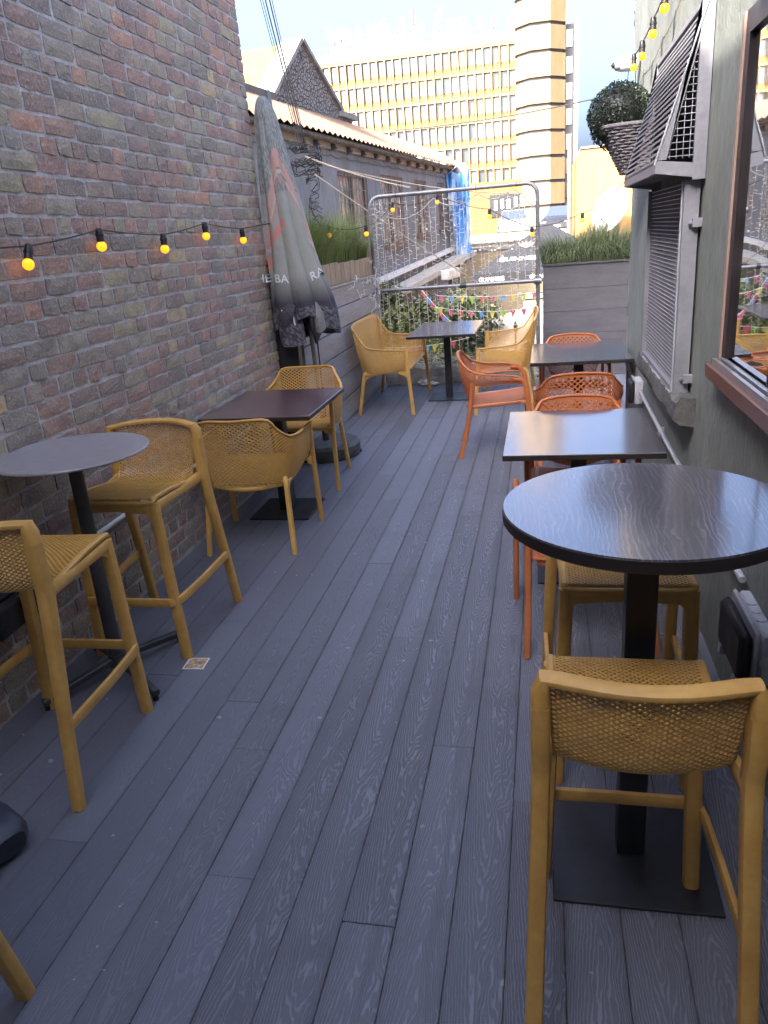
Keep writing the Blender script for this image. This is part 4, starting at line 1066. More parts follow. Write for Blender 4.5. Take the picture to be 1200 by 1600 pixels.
for i in range(6500):
    z = r_.uniform(-1, 1); a = r_.uniform(0, 6.2832); s = math.sqrt(1-z*z); n_ = Vector((s*math.cos(a), s*math.sin(a), z))
    rad = RB*(1+r_.gauss(0, .028)+.03*math.sin(a*4+z*5)) ; p = C + n_*rad
    if p.x > XR-.005: continue
    u_ = n_.cross(Vector((r_.uniform(-1,1), r_.uniform(-1,1), r_.uniform(-1,1)))).normalized(); d = (n_*r_.uniform(.2, 1)+u_*r_.uniform(-1, 1)).normalized(); b2 = d.cross(n_).normalized()
    l, w_ = r_.uniform(.009, .015), r_.uniform(.004, .007)
    lf.add([p, p+d*l*.5+b2*w_, p+d*l, p+d*l*.5-b2*w_], [(0,1,2,3)])
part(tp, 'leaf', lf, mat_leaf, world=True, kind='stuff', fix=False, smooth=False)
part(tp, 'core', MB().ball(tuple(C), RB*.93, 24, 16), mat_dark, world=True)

# conduits and sockets
cr = thing('conduit', 'pale grey conduit pipe running low along the right wall', 'conduit', (.64, 4, .55), group='conduits')
pt = [(.645, 6.35, .64), (.645, 5.95, .60), (.645, 4.0, .555), (.645, 2.45, .545)]
part(cr, 'pipe', MB().tube(pt, .0125, 10), mat_pipe, world=True)
for y in (5.25, 4.35, 3.6, 2.75): part(cr, 'saddle_clip', MB().tube([(.645, y-.006, .553), (.645, y+.006, .553)], .017, 10).box(.65, .664, y-.008, y+.008, .535, .585), mat_pipe, world=True)
cl = thing('conduit', 'white conduit pipe running low along the brick wall', 'conduit', (-2.06, 4, .48), group='conduits')
part(cl, 'pipe', MB().tube([(-2.062, 2.5, .485), (-2.062, 5.8, .495)], .0125, 10), mat_white, world=True)
for y in (2.9, 3.7, 4.5, 5.3): part(cl, 'saddle_clip', MB().tube([(-2.062, y-.006, .487), (-2.062, y+.006, .487)], .017, 10).box(-2.084, -2.06, y-.008, y+.008, .465, .51), mat_white, world=True)
sk = thing('outdoor_socket', 'grey weatherproof double socket with a black flap low on the right wall', 'socket', (.62, 2.28, .44))
mat_skt = M('socket_grey', (.40,.41,.45), .45, var=.12)
part(sk, 'box', MB().cbox(XR-.045, XR-.001, 2.10, 2.40, .355, .535, .010), mat_skt, world=True)
part(sk, 'collar', MB().cbox(XR-.060, XR-.046, 2.095, 2.405, .35, .54, .008), mat_skt, world=True)
part(sk, 'flap', MB().cbox(XR-.100, XR-.061, 2.11, 2.39, .36, .520, .016), mat_dark, world=True)
for i in range(3): part(sk, 'knockout', MB().cyl(XR-.026, 2.17+.055*i+.02, .5351, .5375, .015, 18), mat_skt, world=True)
part(sk, 'knockout', MB().tube([(XR-.026, 2.0995, .44), (XR-.026, 2.097, .44)], .02, 16), mat_skt, world=True)
for y in (2.16, 2.35): part(sk, 'latch', MB().cbox(XR-.10, XR-.078, y-.012, y+.012, .325, .36, .003), M('clear_latch', (.35,.35,.36), .3), world=True) if y > 2.3 else part(sk, 'latch', MB().cbox(XR-.10, XR-.078, y-.012, y+.012, .325, .36, .003), mat_pipe, world=True)
jb = thing('junction_box', 'small grey junction box on the right wall by the farthest table', 'junction box', (.62, 5.1, .58))
part(jb, 'box', MB().cbox(XR-.055, XR-.001, 5.32, 5.50, .50, .66, .008), mat_skt, world=True)
part(jb, 'cover', MB().cbox(XR-.095, XR-.056, 5.33, 5.49, .505, .655, .012), mat_dark, world=True)
lbx = thing('outdoor_socket', 'black weatherproof socket low on the brick wall behind the left bar stool', 'socket', (-2.05, 2.4, .42))
part(lbx, 'box', MB().cbox(-2.078, -2.03, 2.12, 2.44, .375, .52, .008), mat_dark, world=True)
part(lbx, 'flap', MB().cbox(-2.028, -1.975, 2.14, 2.42, .385, .51, .014), mat_black, world=True)

# things on the floor
stk = thing('sticker', 'small white bordered card lying on the deck by the bar stool foot', 'card', (-1.50, 2.66, .0015), R(4))
part(stk, 'border', MB().box(-.048, .048, -.046, .046, 0, .0010), mat_white)
ts = NT('card_print'); n_ = ts.noise(ts.mapv(ts.obj(), (1,1,1)), 28, 4, .6, .4)
ts.l(ts.ramp(n_, [(.3, (.03,.03,.04)), (.42, (.25,.2,.2)), (.5, (.5,.28,.08)), (.56, (.6,.5,.35)), (.66, (.10,.10,.13))]), ts.b.inputs['Base Color'])
part(stk, 'print', MB().box(-.042, .042, -.040, .040, .0011, .0016), ts.m)
solo('cork_stopper', MB().lathe([(.010, 0), (.014, .004), (.014, .018), (.009, .024)], 10, (-1.53, 6.06, .001)), mat_soil, 'small dark pellet on the deck in front of the parasol base', 'pellet', (-1.53, 6.06, 0))
fl = thing('plastic_item', 'rounded dark blue plastic item with a short spout lying on the deck at the left edge', 'plastic item', (-1.66, 1.52, 0))  # unidentified rounded plastic object with a spout
mat_navy = M('navy_plastic', (.035,.04,.06), .35, var=.15)
part(fl, 'housing', MB().sweep([(-1.80, 1.60, .07), (-1.68, 1.56, .07), (-1.60, 1.53, .065), (-1.575, 1.52, .06)], [.085,.085,.075,.05], [.068,.068,.062,.04], n=16, p=3), mat_navy, world=True)
part(fl, 'spout', MB().tube([(-1.67, 1.47, .052), (-1.585, 1.435, .05)], .026, 14), mat_navy, world=True)
part(fl, 'mouth', MB().tube([(-1.586, 1.4353, .05), (-1.583, 1.4342, .05)], .019, 14), mat_dark, world=True)

# ================================================================== BEYOND THE RAILING
mat_grey = M('weathered_grey_render', (.21,.21,.215), .9, c2=(.12,.12,.125), scale=1.6, bump=.4, bscale=16, stretch=(1,1,.3))
gb = thing('grey_building', 'long grey rendered building with corrugated roof beyond the left parapet', 'building', (-3.6, 11.4, 0), math.atan2(.9926, .1211))
holes = [(2.0, 3.5, 1.50, 2.80), (4.3, 5.8, 1.53, 2.85), (6.7, 7.7, 1.68, 2.85), (8.8, 9.45, 1.78, 2.87)]
wl = MB(); s0 = -3.0
zb, ze = -4, 3.26
for (a, b, c, d) in holes:
    wl.box(s0, a, 0, .3, zb, ze); wl.box(a, b, 0, .3, zb, c); wl.box(a, b, 0, .3, d, ze); s0 = b
wl.box(s0, 10.6, 0, .3, zb, ze)
part(gb, 'wall', wl, mat_grey, smooth=False)
part(gb, 'rear_wall', MB().box(-3, 10.59, 3.2, 3.5, zb, 3.2).box(10.3, 10.6, .301, 3.2, zb, 3.2).box(-3, -2.7, .301, 3.2, zb, 3.2), mat_grey, smooth=False)
mat_wframe = M('brown_window_frame', (.14,.085,.06), .6, var=.2)
tc = NT('curtained_interior'); n_ = tc.noise(tc.mapv(tc.obj(), (3,1,1)), 3, 3); 
tc.l(tc.ramp(n_, [(.35, (.08,.07,.06)), (.47, (.3,.28,.22)), (.52, (.5,.45,.38)), (.57, (.42,.12,.04)), (.63, (.3,.26,.2)), (.7, (.1,.1,.09))]), tc.b.inputs['Base Color']); tc.b.inputs['Roughness'].default_value = .3
for (a, b, c, d) in holes:
    fr_ = MB(); e = .06
    fr_.box(a, a+e, .02, .10, c, d).box(b-e, b, .02, .10, c, d).box(a+e, b-e, .02, .10, c, c+e).box(a+e, b-e, .02, .10, d-e, d).box((a+b)/2-.03, (a+b)/2+.03, .025, .095, c+e, d-e)
    fo_ = part(gb, 'window', fr_, mat_wframe)
    pn = MB().box(a+e, b-e, .085, .094, c+e, d-e); link('pane', mesh('pane', pn, tc.m), fo_)
    bars_ = MB(); x = a+.1
    while x < b-.06: bars_.box(x, x+.009, .004, .018, c+.02, d-.02); x += .16
    z = c+.15
    while z < d-.05: bars_.box(a+.01, b-.01, .0185, .0245, z, z+.009); z += .22
    link('bars', mesh('bars', bars_, M('grey_bars', (.25,.23,.21), .6)), fo_)
    part(gb, 'window_sill', MB().box(a-.06, b+.06, -.05, .0, c-.07, c-.001), mat_wframe)
mat_roof = M('faded_corrugated_sheet', (.24,.155,.10), .9, c2=(.18,.115,.075), scale=3, bump=.3, bscale=30)
rf_ = MB(); n = 15*9; vs = []
for i in range(n+1):
    s = -3.1 + 15.0*i/n; dz = .022*(1 if i % 2 else -1)
    ytop = .85
    vs += [(s, -.24, 3.28+dz), (s, .3, 3.59+dz), (s, ytop, 3.90+dz)]
rf_.add(vs, [(3*i+k, 3*i+3+k, 3*i+4+k, 3*i+1+k) for i in range(n) for k in (0, 1)])
rf_.add([(-3.1, .85, 3.9), (11.9, .85, 3.9), (11.9, 3.6, 3.2), (-3.1, 3.6, 3.2)], [(0,1,2,3)])
part(gb, 'roof', rf_, mat_roof, smooth=False)
part(gb, 'fascia', MB().box(-3, 10.6, -.06, -.001, 3.10, 3.25), M('fascia_pink', (.30,.24,.21), .7), smooth=False)
part(gb, 'gutter', MB().tube([(-3, -.16, 3.215), (11.0, -.16, 3.215)], .045, 8), M('mossy_gutter', (.14,.12,.09), .9, var=.5, scale=9, bump=.6, bscale=30))
br = mesh('rafter_end', MB().prism([(-.15, 3.13), (-.061, 3.09), (-.061, 3.20), (-.12, 3.19)], 'x', -.04, .04), M('rafter', (.12,.10,.09), .8), smooth=False)
for i in range(12): link('rafter_end', br, gb, (1.0+i*.72, 0, -.02))
mb = MB(); 
for i in range(20): mb.tube(sag((-2+i*.62, -.03, 3.02), (-1.38+i*.62, -.03, 3.02), .03, 4), .006, 4)
part(gb, 'eaves_wire', mb, mat_dark)
# low parapet and stone gable behind the roof
part(gb, 'ridge_ledge', MB().box(-3, 1.8, .86, 1.1, 3.80, 4.03), M('dark_stone', (.12,.11,.11), .9, bump=.5, bscale=12), smooth=False)
tgs = NT('rubble_stone'); vo = tgs.n('ShaderNodeTexVoronoi', feature='DISTANCE_TO_EDGE'); vo2 = tgs.n('ShaderNodeTexVoronoi')
ms = tgs.mapv(tgs.obj(), (1,1,1.3))
for v_ in (vo, vo2): tgs.l(ms, v_.inputs['Vector']); v_.inputs['Scale'].default_value = 11
cst = tgs.mix(tgs.range(vo.outputs['Distance'], .02, .09), (.12,.11,.105), tgs.mix(tgs.noise(ms, 5, 4), (.17,.16,.15), (.30,.28,.26)))
tgs.l(cst, tgs.b.inputs['Base Color']); tgs.b.inputs['Roughness'].default_value = .9
tgs.bump(tgs.range(vo.outputs['Distance'], 0, .12), 1.0, .06)
gt = thing('stone_gable', 'steep rubble stone gable with coping rising behind the corrugated roof', 'building', (-3.6, 11.4, 0), math.atan2(.9926, .1211))
gx = [(1.72, 3.75), (5.55, 3.75), (5.55, 4.0), (3.25, 5.02), (1.85, 4.0)]
gp = [(1.55, 3.70), (5.60, 3.70), (5.60, 4.02), (5.0, 4.10), (3.25, 5.02), (1.80, 3.95)]
part(gt, 'gable_wall', MB().prism(gp, 'y', .95, 1.25), tgs.m, smooth=False)
mat_cop = M('coping_stone', (.26,.25,.24), .85, var=.3, scale=5, bump=.4, bscale=20)
part(gt, 'coping', MB().sweep([(5.0, 1.08, 4.13), (3.27, 1.08, 5.06)], .20, .035, n=4, p=20, up=(0,.0,1)), mat_cop, smooth=False)
part(gt, 'coping', MB().sweep([(3.23, 1.08, 5.06), (1.78, 1.08, 3.98)], .20, .035, n=4, p=20, up=(0,0,1)), mat_cop, smooth=False)
part(gt, 'kneeler', MB().box(4.85, 5.75, .88, 1.28, 4.02, 4.12), mat_cop, smooth=False)
part(gt, 'side_roof', MB().add([(1.70, 1.25, 3.95), (3.25, 1.25, 5.03), (3.25, 4.4, 5.03), (1.70, 4.4, 3.95), (4.9, 1.25, 4.1), (4.9, 4.4, 4.1), (1.7, 1.25, 3.6), (1.7, 4.4, 3.6)], [(0,1,2,3), (1,4,5,2), (0,3,7,6)]), M('ochre_tiles', (.22,.14,.05), .9, c2=(.17,.10,.035), scale=4, bump=.4, bscale=20), smooth=False)
# awning and units under the windows
ca_ = thing('wall_canopy', 'long white canopy and pipe running under the windows of the grey building', 'canopy', (-3.6, 11.4, 0), math.atan2(.9926, .1211))
def sl_box(mb, a, b, y0, y1, za, zb_, t): 
    return mb.add([(a,y0,za),(b,y0,zb_),(b,y1,zb_),(a,y1,za),(a,y0,za+t),(b,y0,zb_+t),(b,y1,zb_+t),(a,y1,za+t)], [(0,3,2,1),(4,5,6,7),(0,1,5,4),(1,2,6,5),(2,3,7,6),(3,0,4,7)])
part(ca_, 'upper_strip', sl_box(MB(), 3.4, 10.6, -.12, -.001, .86, 1.27, .09), mat_white, smooth=False)
part(ca_, 'lower_strip', sl_box(MB(), 3.4, 10.6, -.55, -.15, .60, 1.08, .11), M('cream_canopy', (.5,.46,.4), .6), smooth=False)
part(ca_, 'unit', MB().cbox(6.5, 7.6, -.75, -.551, .68, .90, .02), mat_white)
part(ca_, 'post', MB().box(9.6, 9.72, -.7, -.6, -2.8, .8), mat_cop)
part(ca_, 'post', MB().box(7.0, 7.12, -.7, -.6, -2.8, .679), mat_cop)
# lower wall zone shrubs
def shrub(name, label, c, r, n, mat, seed, leaf=.05, trunk=True):
    q = random.Random(seed); t = thing(name, label, 'shrub', (c[0], c[1], -2.8), group='shrubs in the beer garden')
    mb = MB(); lobes = [(Vector((q.gauss(0,.45)*r[0], q.gauss(0,.45)*r[1], q.uniform(-.6,.7)*r[2])), q.uniform(.35,.6)) for _ in range(9)]
    for i in range(n):
        lc, lr = q.choice(lobes); d = Vector((q.gauss(0,1), q.gauss(0,1), q.gauss(0,1))).normalized()
        rad = lr*(q.random()**.33)
        p = Vector(c) + lc + Vector((d.x*r[0], d.y*r[1], d.z*r[2]))*rad
        a = Vector((q.gauss(0,1), q.gauss(0,1), q.gauss(0,1))).normalized(); b = a.cross(d if abs(a.dot(d)) < .95 else Vector((0,0,1))).normalized(); l = leaf*q.uniform(.6, 1.3)
        mb.add([p, p+a*l*.5+b*l*.28, p+a*l, p+a*l*.5-b*l*.28], [(0,1,2,3)])
    part(t, 'crown', mb, mat, world=True, fix=False, smooth=False, kind='stuff')
    tr_ = MB(); 
    for k in range(4):
        e = Vector(c)+lobes[k][0]; tr_.sweep([(c[0], c[1], -2.8), tuple(Vector((c[0], c[1], -2.8)).lerp(e, .5)+Vector((q.uniform(-.1,.1), 0, 0))), tuple(e)], [.05,.03,.012], n=6)
    part(t, 'stem', tr_, M('bark', (.09,.07,.05), .9) if 'bark' not in bpy.data.materials else bpy.data.materials['bark'], world=True)
shrub('shrub', 'olive green bushy shrub behind the mustard bench at the left of the railing', (-2.25, 11.6, -.15), (.85,.6,.85), 8000, mat_shrub, 31, .08)
shrub('shrub', 'dark green shrub behind the middle of the railing', (-1.45, 12.6, -.05), (.65,.5,.8), 7000, mat_shrub_d, 32, .08)
shrub('shrub', 'grey green climbing plant hanging under the white canopy', (-2.3, 13.2, .35), (.6,.4,.6), 5500, mat_shrub_d, 33, .07)
shrub('shrub', 'yellow green low shrub beneath the far table at the railing foot', (-1.2, 10.7, -1.05), (.9,.5,.6), 8000, mat_shrub, 34, .06)
shrub('shrub', 'green shrub below the hanging flags', (-1.45, 13.6, -.2), (.6,.5,.6), 6500, mat_shrub, 36, .08)
fw_ = MB(); q = random.Random(41)
for i in range(900):
    d = Vector((q.gauss(0,1), q.gauss(0,1), q.gauss(0,1))).normalized(); k = q.choice([(-1.62, 10.1, -.28), (-1.45, 10.1, -.35), (-1.52, 10.0, -.52), (-1.7, 10.1, -.5)])
    p = Vector(k)+d*.10*q.random()**.4; a = Vector((q.gauss(0,1), q.gauss(0,1), q.gauss(0,1))).normalized(); b = a.cross(d).normalized()
    fw_.add([p, p+a*.02+b*.012, p+a*.04, p+a*.02-b*.012], [(0,1,2,3)])
pf = thing('flowering_plant', 'cluster of dusty pink blossoms at the foot of the railing', 'flowers', (-1.55, 10.1, -2.8))
part(pf, 'blossom', fw_, leaf_mat('pink_petal', (.42,.15,.16), (.55,.33,.3)), world=True, kind='stuff', fix=False, smooth=False)
part(pf, 'stem', MB().sweep([(-1.55, 10.1, -2.8), (-1.5, 10.12, -1.5), (-1.55, 10.1, -.4)], [.05,.03,.01], n=6), bpy.data.materials['bark'], world=True)

# tan awning roof and yellow wall below
ta = thing('tan_awning', 'large pale tan fabric roof sloping below the bunting', 'awning', (-.4, 13, -2.8))
mb = MB(); 
T = [(-1.45, 13.2, .02), (-.9, 13.2, .24), (-.15, 13.2, .46), (.9, 13.2, .60)]; B = [(-1.60, 11.4, -.95), (-1.0, 11.4, -.85), (-.2, 11.4, -.72), (.9, 11.4, -.6)]
TT = catrom(T, 5); BB = catrom(B, 5)
for k in range(7):
    f = k/6
    for a, b in zip(TT, BB): p = a+(b-a)*f; mb.v.append((p[0], p[1], p[2]-.06*math.sin(f*math.pi)))
w_ = len(TT); mb.f = [(k*w_+i, k*w_+i+1, (k+1)*w_+i+1, (k+1)*w_+i) for k in range(6) for i in range(w_-1)]
part(ta, 'fabric', mb, M('tan_fabric', (.36,.31,.25), .85, var=.12, scale=3), world=True)
part(ta, 'post', MB().box(-1.5, -1.44, 12.9, 12.96, -2.8, .0), mat_cop, world=True)
part(ta, 'post', MB().box(.7, .76, 12.9, 12.96, -2.8, .5), mat_cop, world=True)
part(ta, 'post', MB().box(-1.58, -1.52, 11.42, 11.48, -2.8, -.98), mat_cop, world=True)
yw = thing('yellow_wall', 'pale yellow painted wall seen beside the railing post', 'wall', (.2, 14.5, -2.8))
part(yw, 'wall_face', MB().box(-.35, 2.5, 14.6, 14.9, -2.8, .45), M('yellow_paint', (.62,.50,.24), .8, var=.08), world=True, smooth=False)
part(yw, 'coping', MB().box(-.38, 2.52, 14.55, 14.95, .4505, .52), mat_cop, world=True, smooth=False)
solo('finial', MB().lathe([(.012, 0), (.012, .05), (.03, .055), (.03, .065), (.012, .075), (.035, .12), (.025, .16), (.006, .21)], 12, (-.42, 12.2, .12)).cyl(-.42, 12.2, -2.8, .12, .015, 8), mat_dark, 'small black iron finial standing in front of the tan awning', 'finial', (-.42, 12.2, -2.8))

# branded parasol in the garden
ps = thing('garden_parasol', 'black square parasol with white GUINNESS lettering in the beer garden', 'parasol', (.0, 15.4, -2.8))
ax_, ay_, az_ = .08, 15.9, 1.75; ez, hw = .93, 1.34
cn = [(ax_-hw, ay_-hw, ez), (ax_+hw, ay_-hw, ez), (ax_+hw, ay_+hw, ez), (ax_-hw, ay_+hw, ez)]
mb = MB(); mb.add([(ax_, ay_, az_)] + cn + [(p[0], p[1], p[2]-.20) for p in cn], [(0,1,2),(0,2,3),(0,3,4),(0,4,1)] + [(1+k, 1+(k+1) % 4, 5+(k+1) % 4, 5+k) for k in range(4)])
part(ps, 'canopy', mb, M('black_canvas', (.020,.021,.026), .8, var=.2), world=True, smooth=False)
part(ps, 'pole', MB().cyl(ax_, ay_, -2.8, az_-.02, .03, 12), mat_white, world=True)
part(ps, 'base', MB().box(ax_-.35, ax_+.35, ay_-.35, ay_+.35, -2.799, -2.70), mat_concrete, world=True)
n1 = Vector((0, -(az_-ez), hw)).normalized(); up1 = Vector((0, hw, az_-ez)).normalized()
sp_ = lambda x, t: Vector((x, ay_-hw+hw*t, ez+(az_-ez)*t)) + Vector((0,-(az_-ez),hw)).normalized()*.012 if False else Vector((x, ay_-hw+hw*t-.010, ez+(az_-ez)*t+.010))
lettering(ps, 'GUINNESS', sp_(-.42, .25), (1,0,0), tuple(up1), .16, mat_white, bold=True)
lettering(ps, 'GUINNESS', (-.92, ay_-hw-.006, ez-.10), (1,0,0), (0,0,1), .10, mat_white)
lettering(ps, 'GUINNESS', (.0, ay_-hw-.006, ez-.10), (1,0,0), (0,0,1), .10, mat_white)
pk = MB(); c0 = sp_(-.30, .52)
for k in range(5):
    a = .35*(k-2); d = Vector((math.sin(a), 0, 0))*1 + up1*math.cos(a); s_ = Vector((math.cos(a), 0, 0)) - up1*math.sin(a)
    pk.add([c0-up1*.10, c0-up1*.10+d*.13+s_*.035, c0-up1*.10+d*.26, c0-up1*.10+d*.13-s_*.035], [(0,1,2,3)])
part(ps, 'emblem', pk, M('dusty_pink_print', (.32,.16,.14), .8), world=True, smooth=False)

# bunting
fm = [M('flag_pink', (.45,.09,.17), .7), M('flag_yellow', (.50,.42,.08), .7), M('flag_red', (.42,.07,.07), .7), M('flag_blue', (.10,.28,.5), .7), M('flag_green', (.22,.42,.05), .7)]
tri = [mesh('flag', MB().add([(-.042,0,0), (.042,0,0), (0,.01,-.11), (0,.006,0)], [(0,3,2),(3,1,2)]), f_, smooth=False) for f_ in fm]
bl = ['pink and yellow flags on the upper line of bunting under the mid rail', 'mixed flags on the lower line of bunting under the mid rail', 'bunched flags on the steep line of bunting left of the lower lines', 'faded small flags on the low line of bunting behind the far table']
for k, (a, b, d, n) in enumerate((((-1.5, 11.2, .86), (.25, 11.2, .86), .06, 11), ((-1.5, 11.0, .72), (.25, 11.0, .70), .10, 11), ((-1.75, 11.4, .95), (-1.05, 10.9, .30), .04, 12), ((-2.3, 10.8, .22), (-1.0, 10.6, .32), .05, 9))):
    b_ = thing('bunting', 'line of ' + bl[k], 'bunting', a, group='lines of bunting')
    pts = sag(a, b, d, 24); mb = MB().tube([tuple(p) for p in pts], .004, 4); part(b_, 'cord', mb, mat_white, world=True)
    for i in range(n):
        p = pts[int(1+i*22/n)]; o = link('flag', tri[(i*3+k) % 5] if rs.random() < .8 else tri[0], b_, p-Vector(a), rs.uniform(-.5, .5)); o.rotation_euler[1] = rs.uniform(-.15, .15)

# blue tarpaulin hanging at the end of the grey building
tpn = thing('tarpaulin', 'crumpled blue and white tarpaulin hanging at the far end of the grey building', 'tarpaulin', (-2.2, 21.2, -2.8))
mb = MB(); NX, NZ = 26, 30
for j_ in range(NZ+1):
    for i in range(NX+1):
        u, v = i/NX, j_/NZ
        wdt = .60*(1-.35*v); x = -2.42 + .18*v + wdt*u; y = 21.0 + .05*math.sin(u*19+v*3)+.06*math.sin(u*7-v*5); z = 3.12 - 2.2*v + .05*math.sin(u*9)
        mb.v.append((x, y, z))
mb.f = [(j_*(NX+1)+i, j_*(NX+1)+i+1, (j_+1)*(NX+1)+i+1, (j_+1)*(NX+1)+i) for j_ in range(NZ) for i in range(NX)]
ttp = NT('blue_tarp'); n_ = ttp.noise(ttp.mapv(ttp.obj(), (7,1,1.2)), 1.2, 4, .6)
ttp.l(ttp.ramp(n_, [(.38, (.04,.16,.42)), (.5, (.08,.28,.6)), (.57, (.35,.5,.66)), (.66, (.55,.6,.65))]), ttp.b.inputs['Base Color']); ttp.b.inputs['Roughness'].default_value = .45
part(tpn, 'sheet', mb, ttp.m, world=True)
part(tpn, 'rope', MB().tube([(-2.35, 21, 3.1), (-2.0, 20.9, 3.35)], .01, 5), mat_white, world=True)
part(tpn, 'batten', MB().box(-2.36, -2.29, 21.1, 21.17, -2.8, 3.3), mat_cop, world=True)
solo('roof_screen', MB().box(-2.3, -1.95, 21.3, 21.4, 2.6, 3.35).box(-2.3, -2.2, 21.42, 21.5, -2.8, 3.3), mat_grey, 'small grey screen above the blue tarpaulin', 'screen', (-2.1, 21.4, -2.8))

# orange rendered wall and satellite dish on the right
ow = thing('orange_wall', 'sunlit ochre rendered gable wall behind the right hand planter', 'building', (2.0, 16.5, -2.8))
mat_ochre = M('ochre_render', (.38,.225,.08), .9, c2=(.29,.16,.055), scale=1.3, bump=.3, bscale=20, stretch=(1,1,.4))
part(ow, 'wall', MB().prism([(.60, -2.8), (6, -2.8), (6, 3.02), (.72, 2.96), (.60, 2.80)], 'y', 16, 20), mat_ochre, world=True, smooth=False)
part(ow, 'coping', MB().sweep([(.70, 17.9, 2.985), (6, 17.9, 3.05)], 2.0, .02, n=4, p=20), mat_cop, world=True, smooth=False)
part(ow, 'downpipe', MB().tube([(.50, 15.9, -2.8), (.50, 15.9, 3.2)], .045, 10), M('brown_pipe', (.20,.14,.11), .6), world=True)
dsh = thing('satellite_dish', 'large white satellite dish in front of the ochre wall', 'satellite dish', (1.25, 15.3, 1.0))
mb = MB(); prof_ = [(.02+.40*i/10, .13*(i/10)**2) for i in range(11)]; prof_ += [(r, h+.012) for r, h in prof_[::-1]]
mb.lathe(prof_, 40); rot = Matrix.Rotation(R(-68), 3, 'Y'); rot2 = Matrix.Rotation(R(40), 3, 'Z')
mb.v = [tuple(Vector((1.28, 15.3, 1.82)) + rot2 @ (rot @ Vector(p))) for p in mb.v]
part(dsh, 'reflector', mb, M('dish_grey', (.27,.25,.23), .5), world=True)
part(dsh, 'mast', MB().tube([(1.35, 15.42, -2.8), (1.35, 15.42, 1.75), (1.3, 15.36, 1.8)], .025, 8), mat_steel, world=True)
part(dsh, 'feed_arm', MB().tube([(1.30, 15.3, 1.45), (1.02, 15.05, 1.72)], .012, 6).ball((1.02, 15.05, 1.74), .035, 10, 8), mat_cop, world=True)

# raised car park with two parked cars
cp = thing('car_park', 'cream walled raised car park in front of the office tower', 'building', (-1.5, 42, -4))
mat_cream = M('cream_render', (.42,.33,.20), .9, var=.12, scale=1)
part(cp, 'parapet', MB().box(-7.5, 1.9, 40, 40.3, 1.15, 1.45), mat_cream, world=True, smooth=False)
part(cp, 'deck_slab', MB().box(-7.5, 1.9, 40.31, 62, .85, 1.12), mat_cop, world=True, smooth=False)
part(cp, 'lower_wall', MB().box(-7.5, 1.9, 40.5, 41, -4, .849), mat_cream, world=True, smooth=False)
part(cp, 'string_course', MB().box(-7.5, 1.9, 39.93, 40.0, 1.05, 1.14), M('dark_band', (.10,.09,.085), .8), world=True, smooth=False)
cw = thing('low_wall', 'cream garden wall below the car park and behind the black parasol', 'wall', (-1, 24, -4))
part(cw, 'wall_face', MB().box(-3.0, .9, 24, 24.4, -4, 1.10), mat_cream, world=True, smooth=False)
part(cw, 'coping', MB().box(-3.05, .95, 23.95, 24.45, 1.1005, 1.19), mat_cop, world=True, smooth=False)
def car(loc, rz, label, paint):
    c = thing('parked_car', label, 'car', loc, rz, 'cars on the raised car park')
    sec = [(-2.1,.35,.80), (-1.9,.30,.98), (-.9,.28,1.02), (1.0,.28,.98), (1.9,.30,.82), (2.15,.38,.62)]
    b = MB(); vs = []
    for x, z0, z1 in sec:
        for y, z in ((-.80, z0), (-.86, z0+.18), (-.84, z1-.12), (-.72, z1), (.72, z1), (.84, z1-.12), (.86, z0+.18), (.80, z0)): vs.append((x, y, z))
    b.add(vs, [(8*i+k, 8*i+(k+1) % 8, 8*i+8+(k+1) % 8, 8*i+8+k) for i in range(5) for k in range(8)] + [tuple(range(8))[::-1], tuple(40+k for k in range(8))])
    bo = part(c, 'body', b, paint)
    g = MB(); vs = []
    for x, w_, z in ((-1.55,.70,.96), (-1.15,.58,1.40), (.25,.58,1.44), (1.0,.70,.97)):
        vs += [(x, -w_, z), (x, w_, z)]
    vs += [(-1.55,-.74,.95), (1.0,-.74,.95), (1.0,.74,.95), (-1.55,.74,.95)]
    g.add(vs, [(0,2,3,1), (2,4,5,3), (4,6,7,5), (0,6,4,2), (1,3,5,7)])
    part(c, 'window', g, mat_pane, smooth=False)
    part(c, 'roof', MB().cbox(-1.12, .28, -.56, .56, 1.405, 1.46, .02), paint)
    wh = mesh('wheel', MB().lathe([(.20, -.11), (.31, -.10), (.32, 0), (.31, .10), (.2, .11)], 20, ax='y'), mat_dark); hb = mesh('rim', MB().lathe([(.05, -.113), (.19, -.112), (.19, .112), (.05, .113)], 14, ax='y'), mat_steel)
    for x in (-1.3, 1.35):
        for y in (-.78, .78): w1 = link('wheel', wh, c, (x, y, .32)); link('rim', hb, w1)
    for y in (-.6, .6): part(c, 'headlight', MB().cbox(2.02, 2.11, y-.16, y+.16, .58, .70, .02), mat_white)
    part(c, 'number_plate', MB().box(2.152, 2.165, -.25, .25, .42, .52), mat_white)
    return c
car((1.0, 44.5, 1.12), R(-100), 'dark car parked at the right end of the raised car park', M('car_dark', (.03,.03,.035), .3))
car((-1.6, 45.5, 1.12), R(-85), 'silver car parked left of the dark car on the raised car park', M('car_silver', (.3,.31,.33), .3, .5))

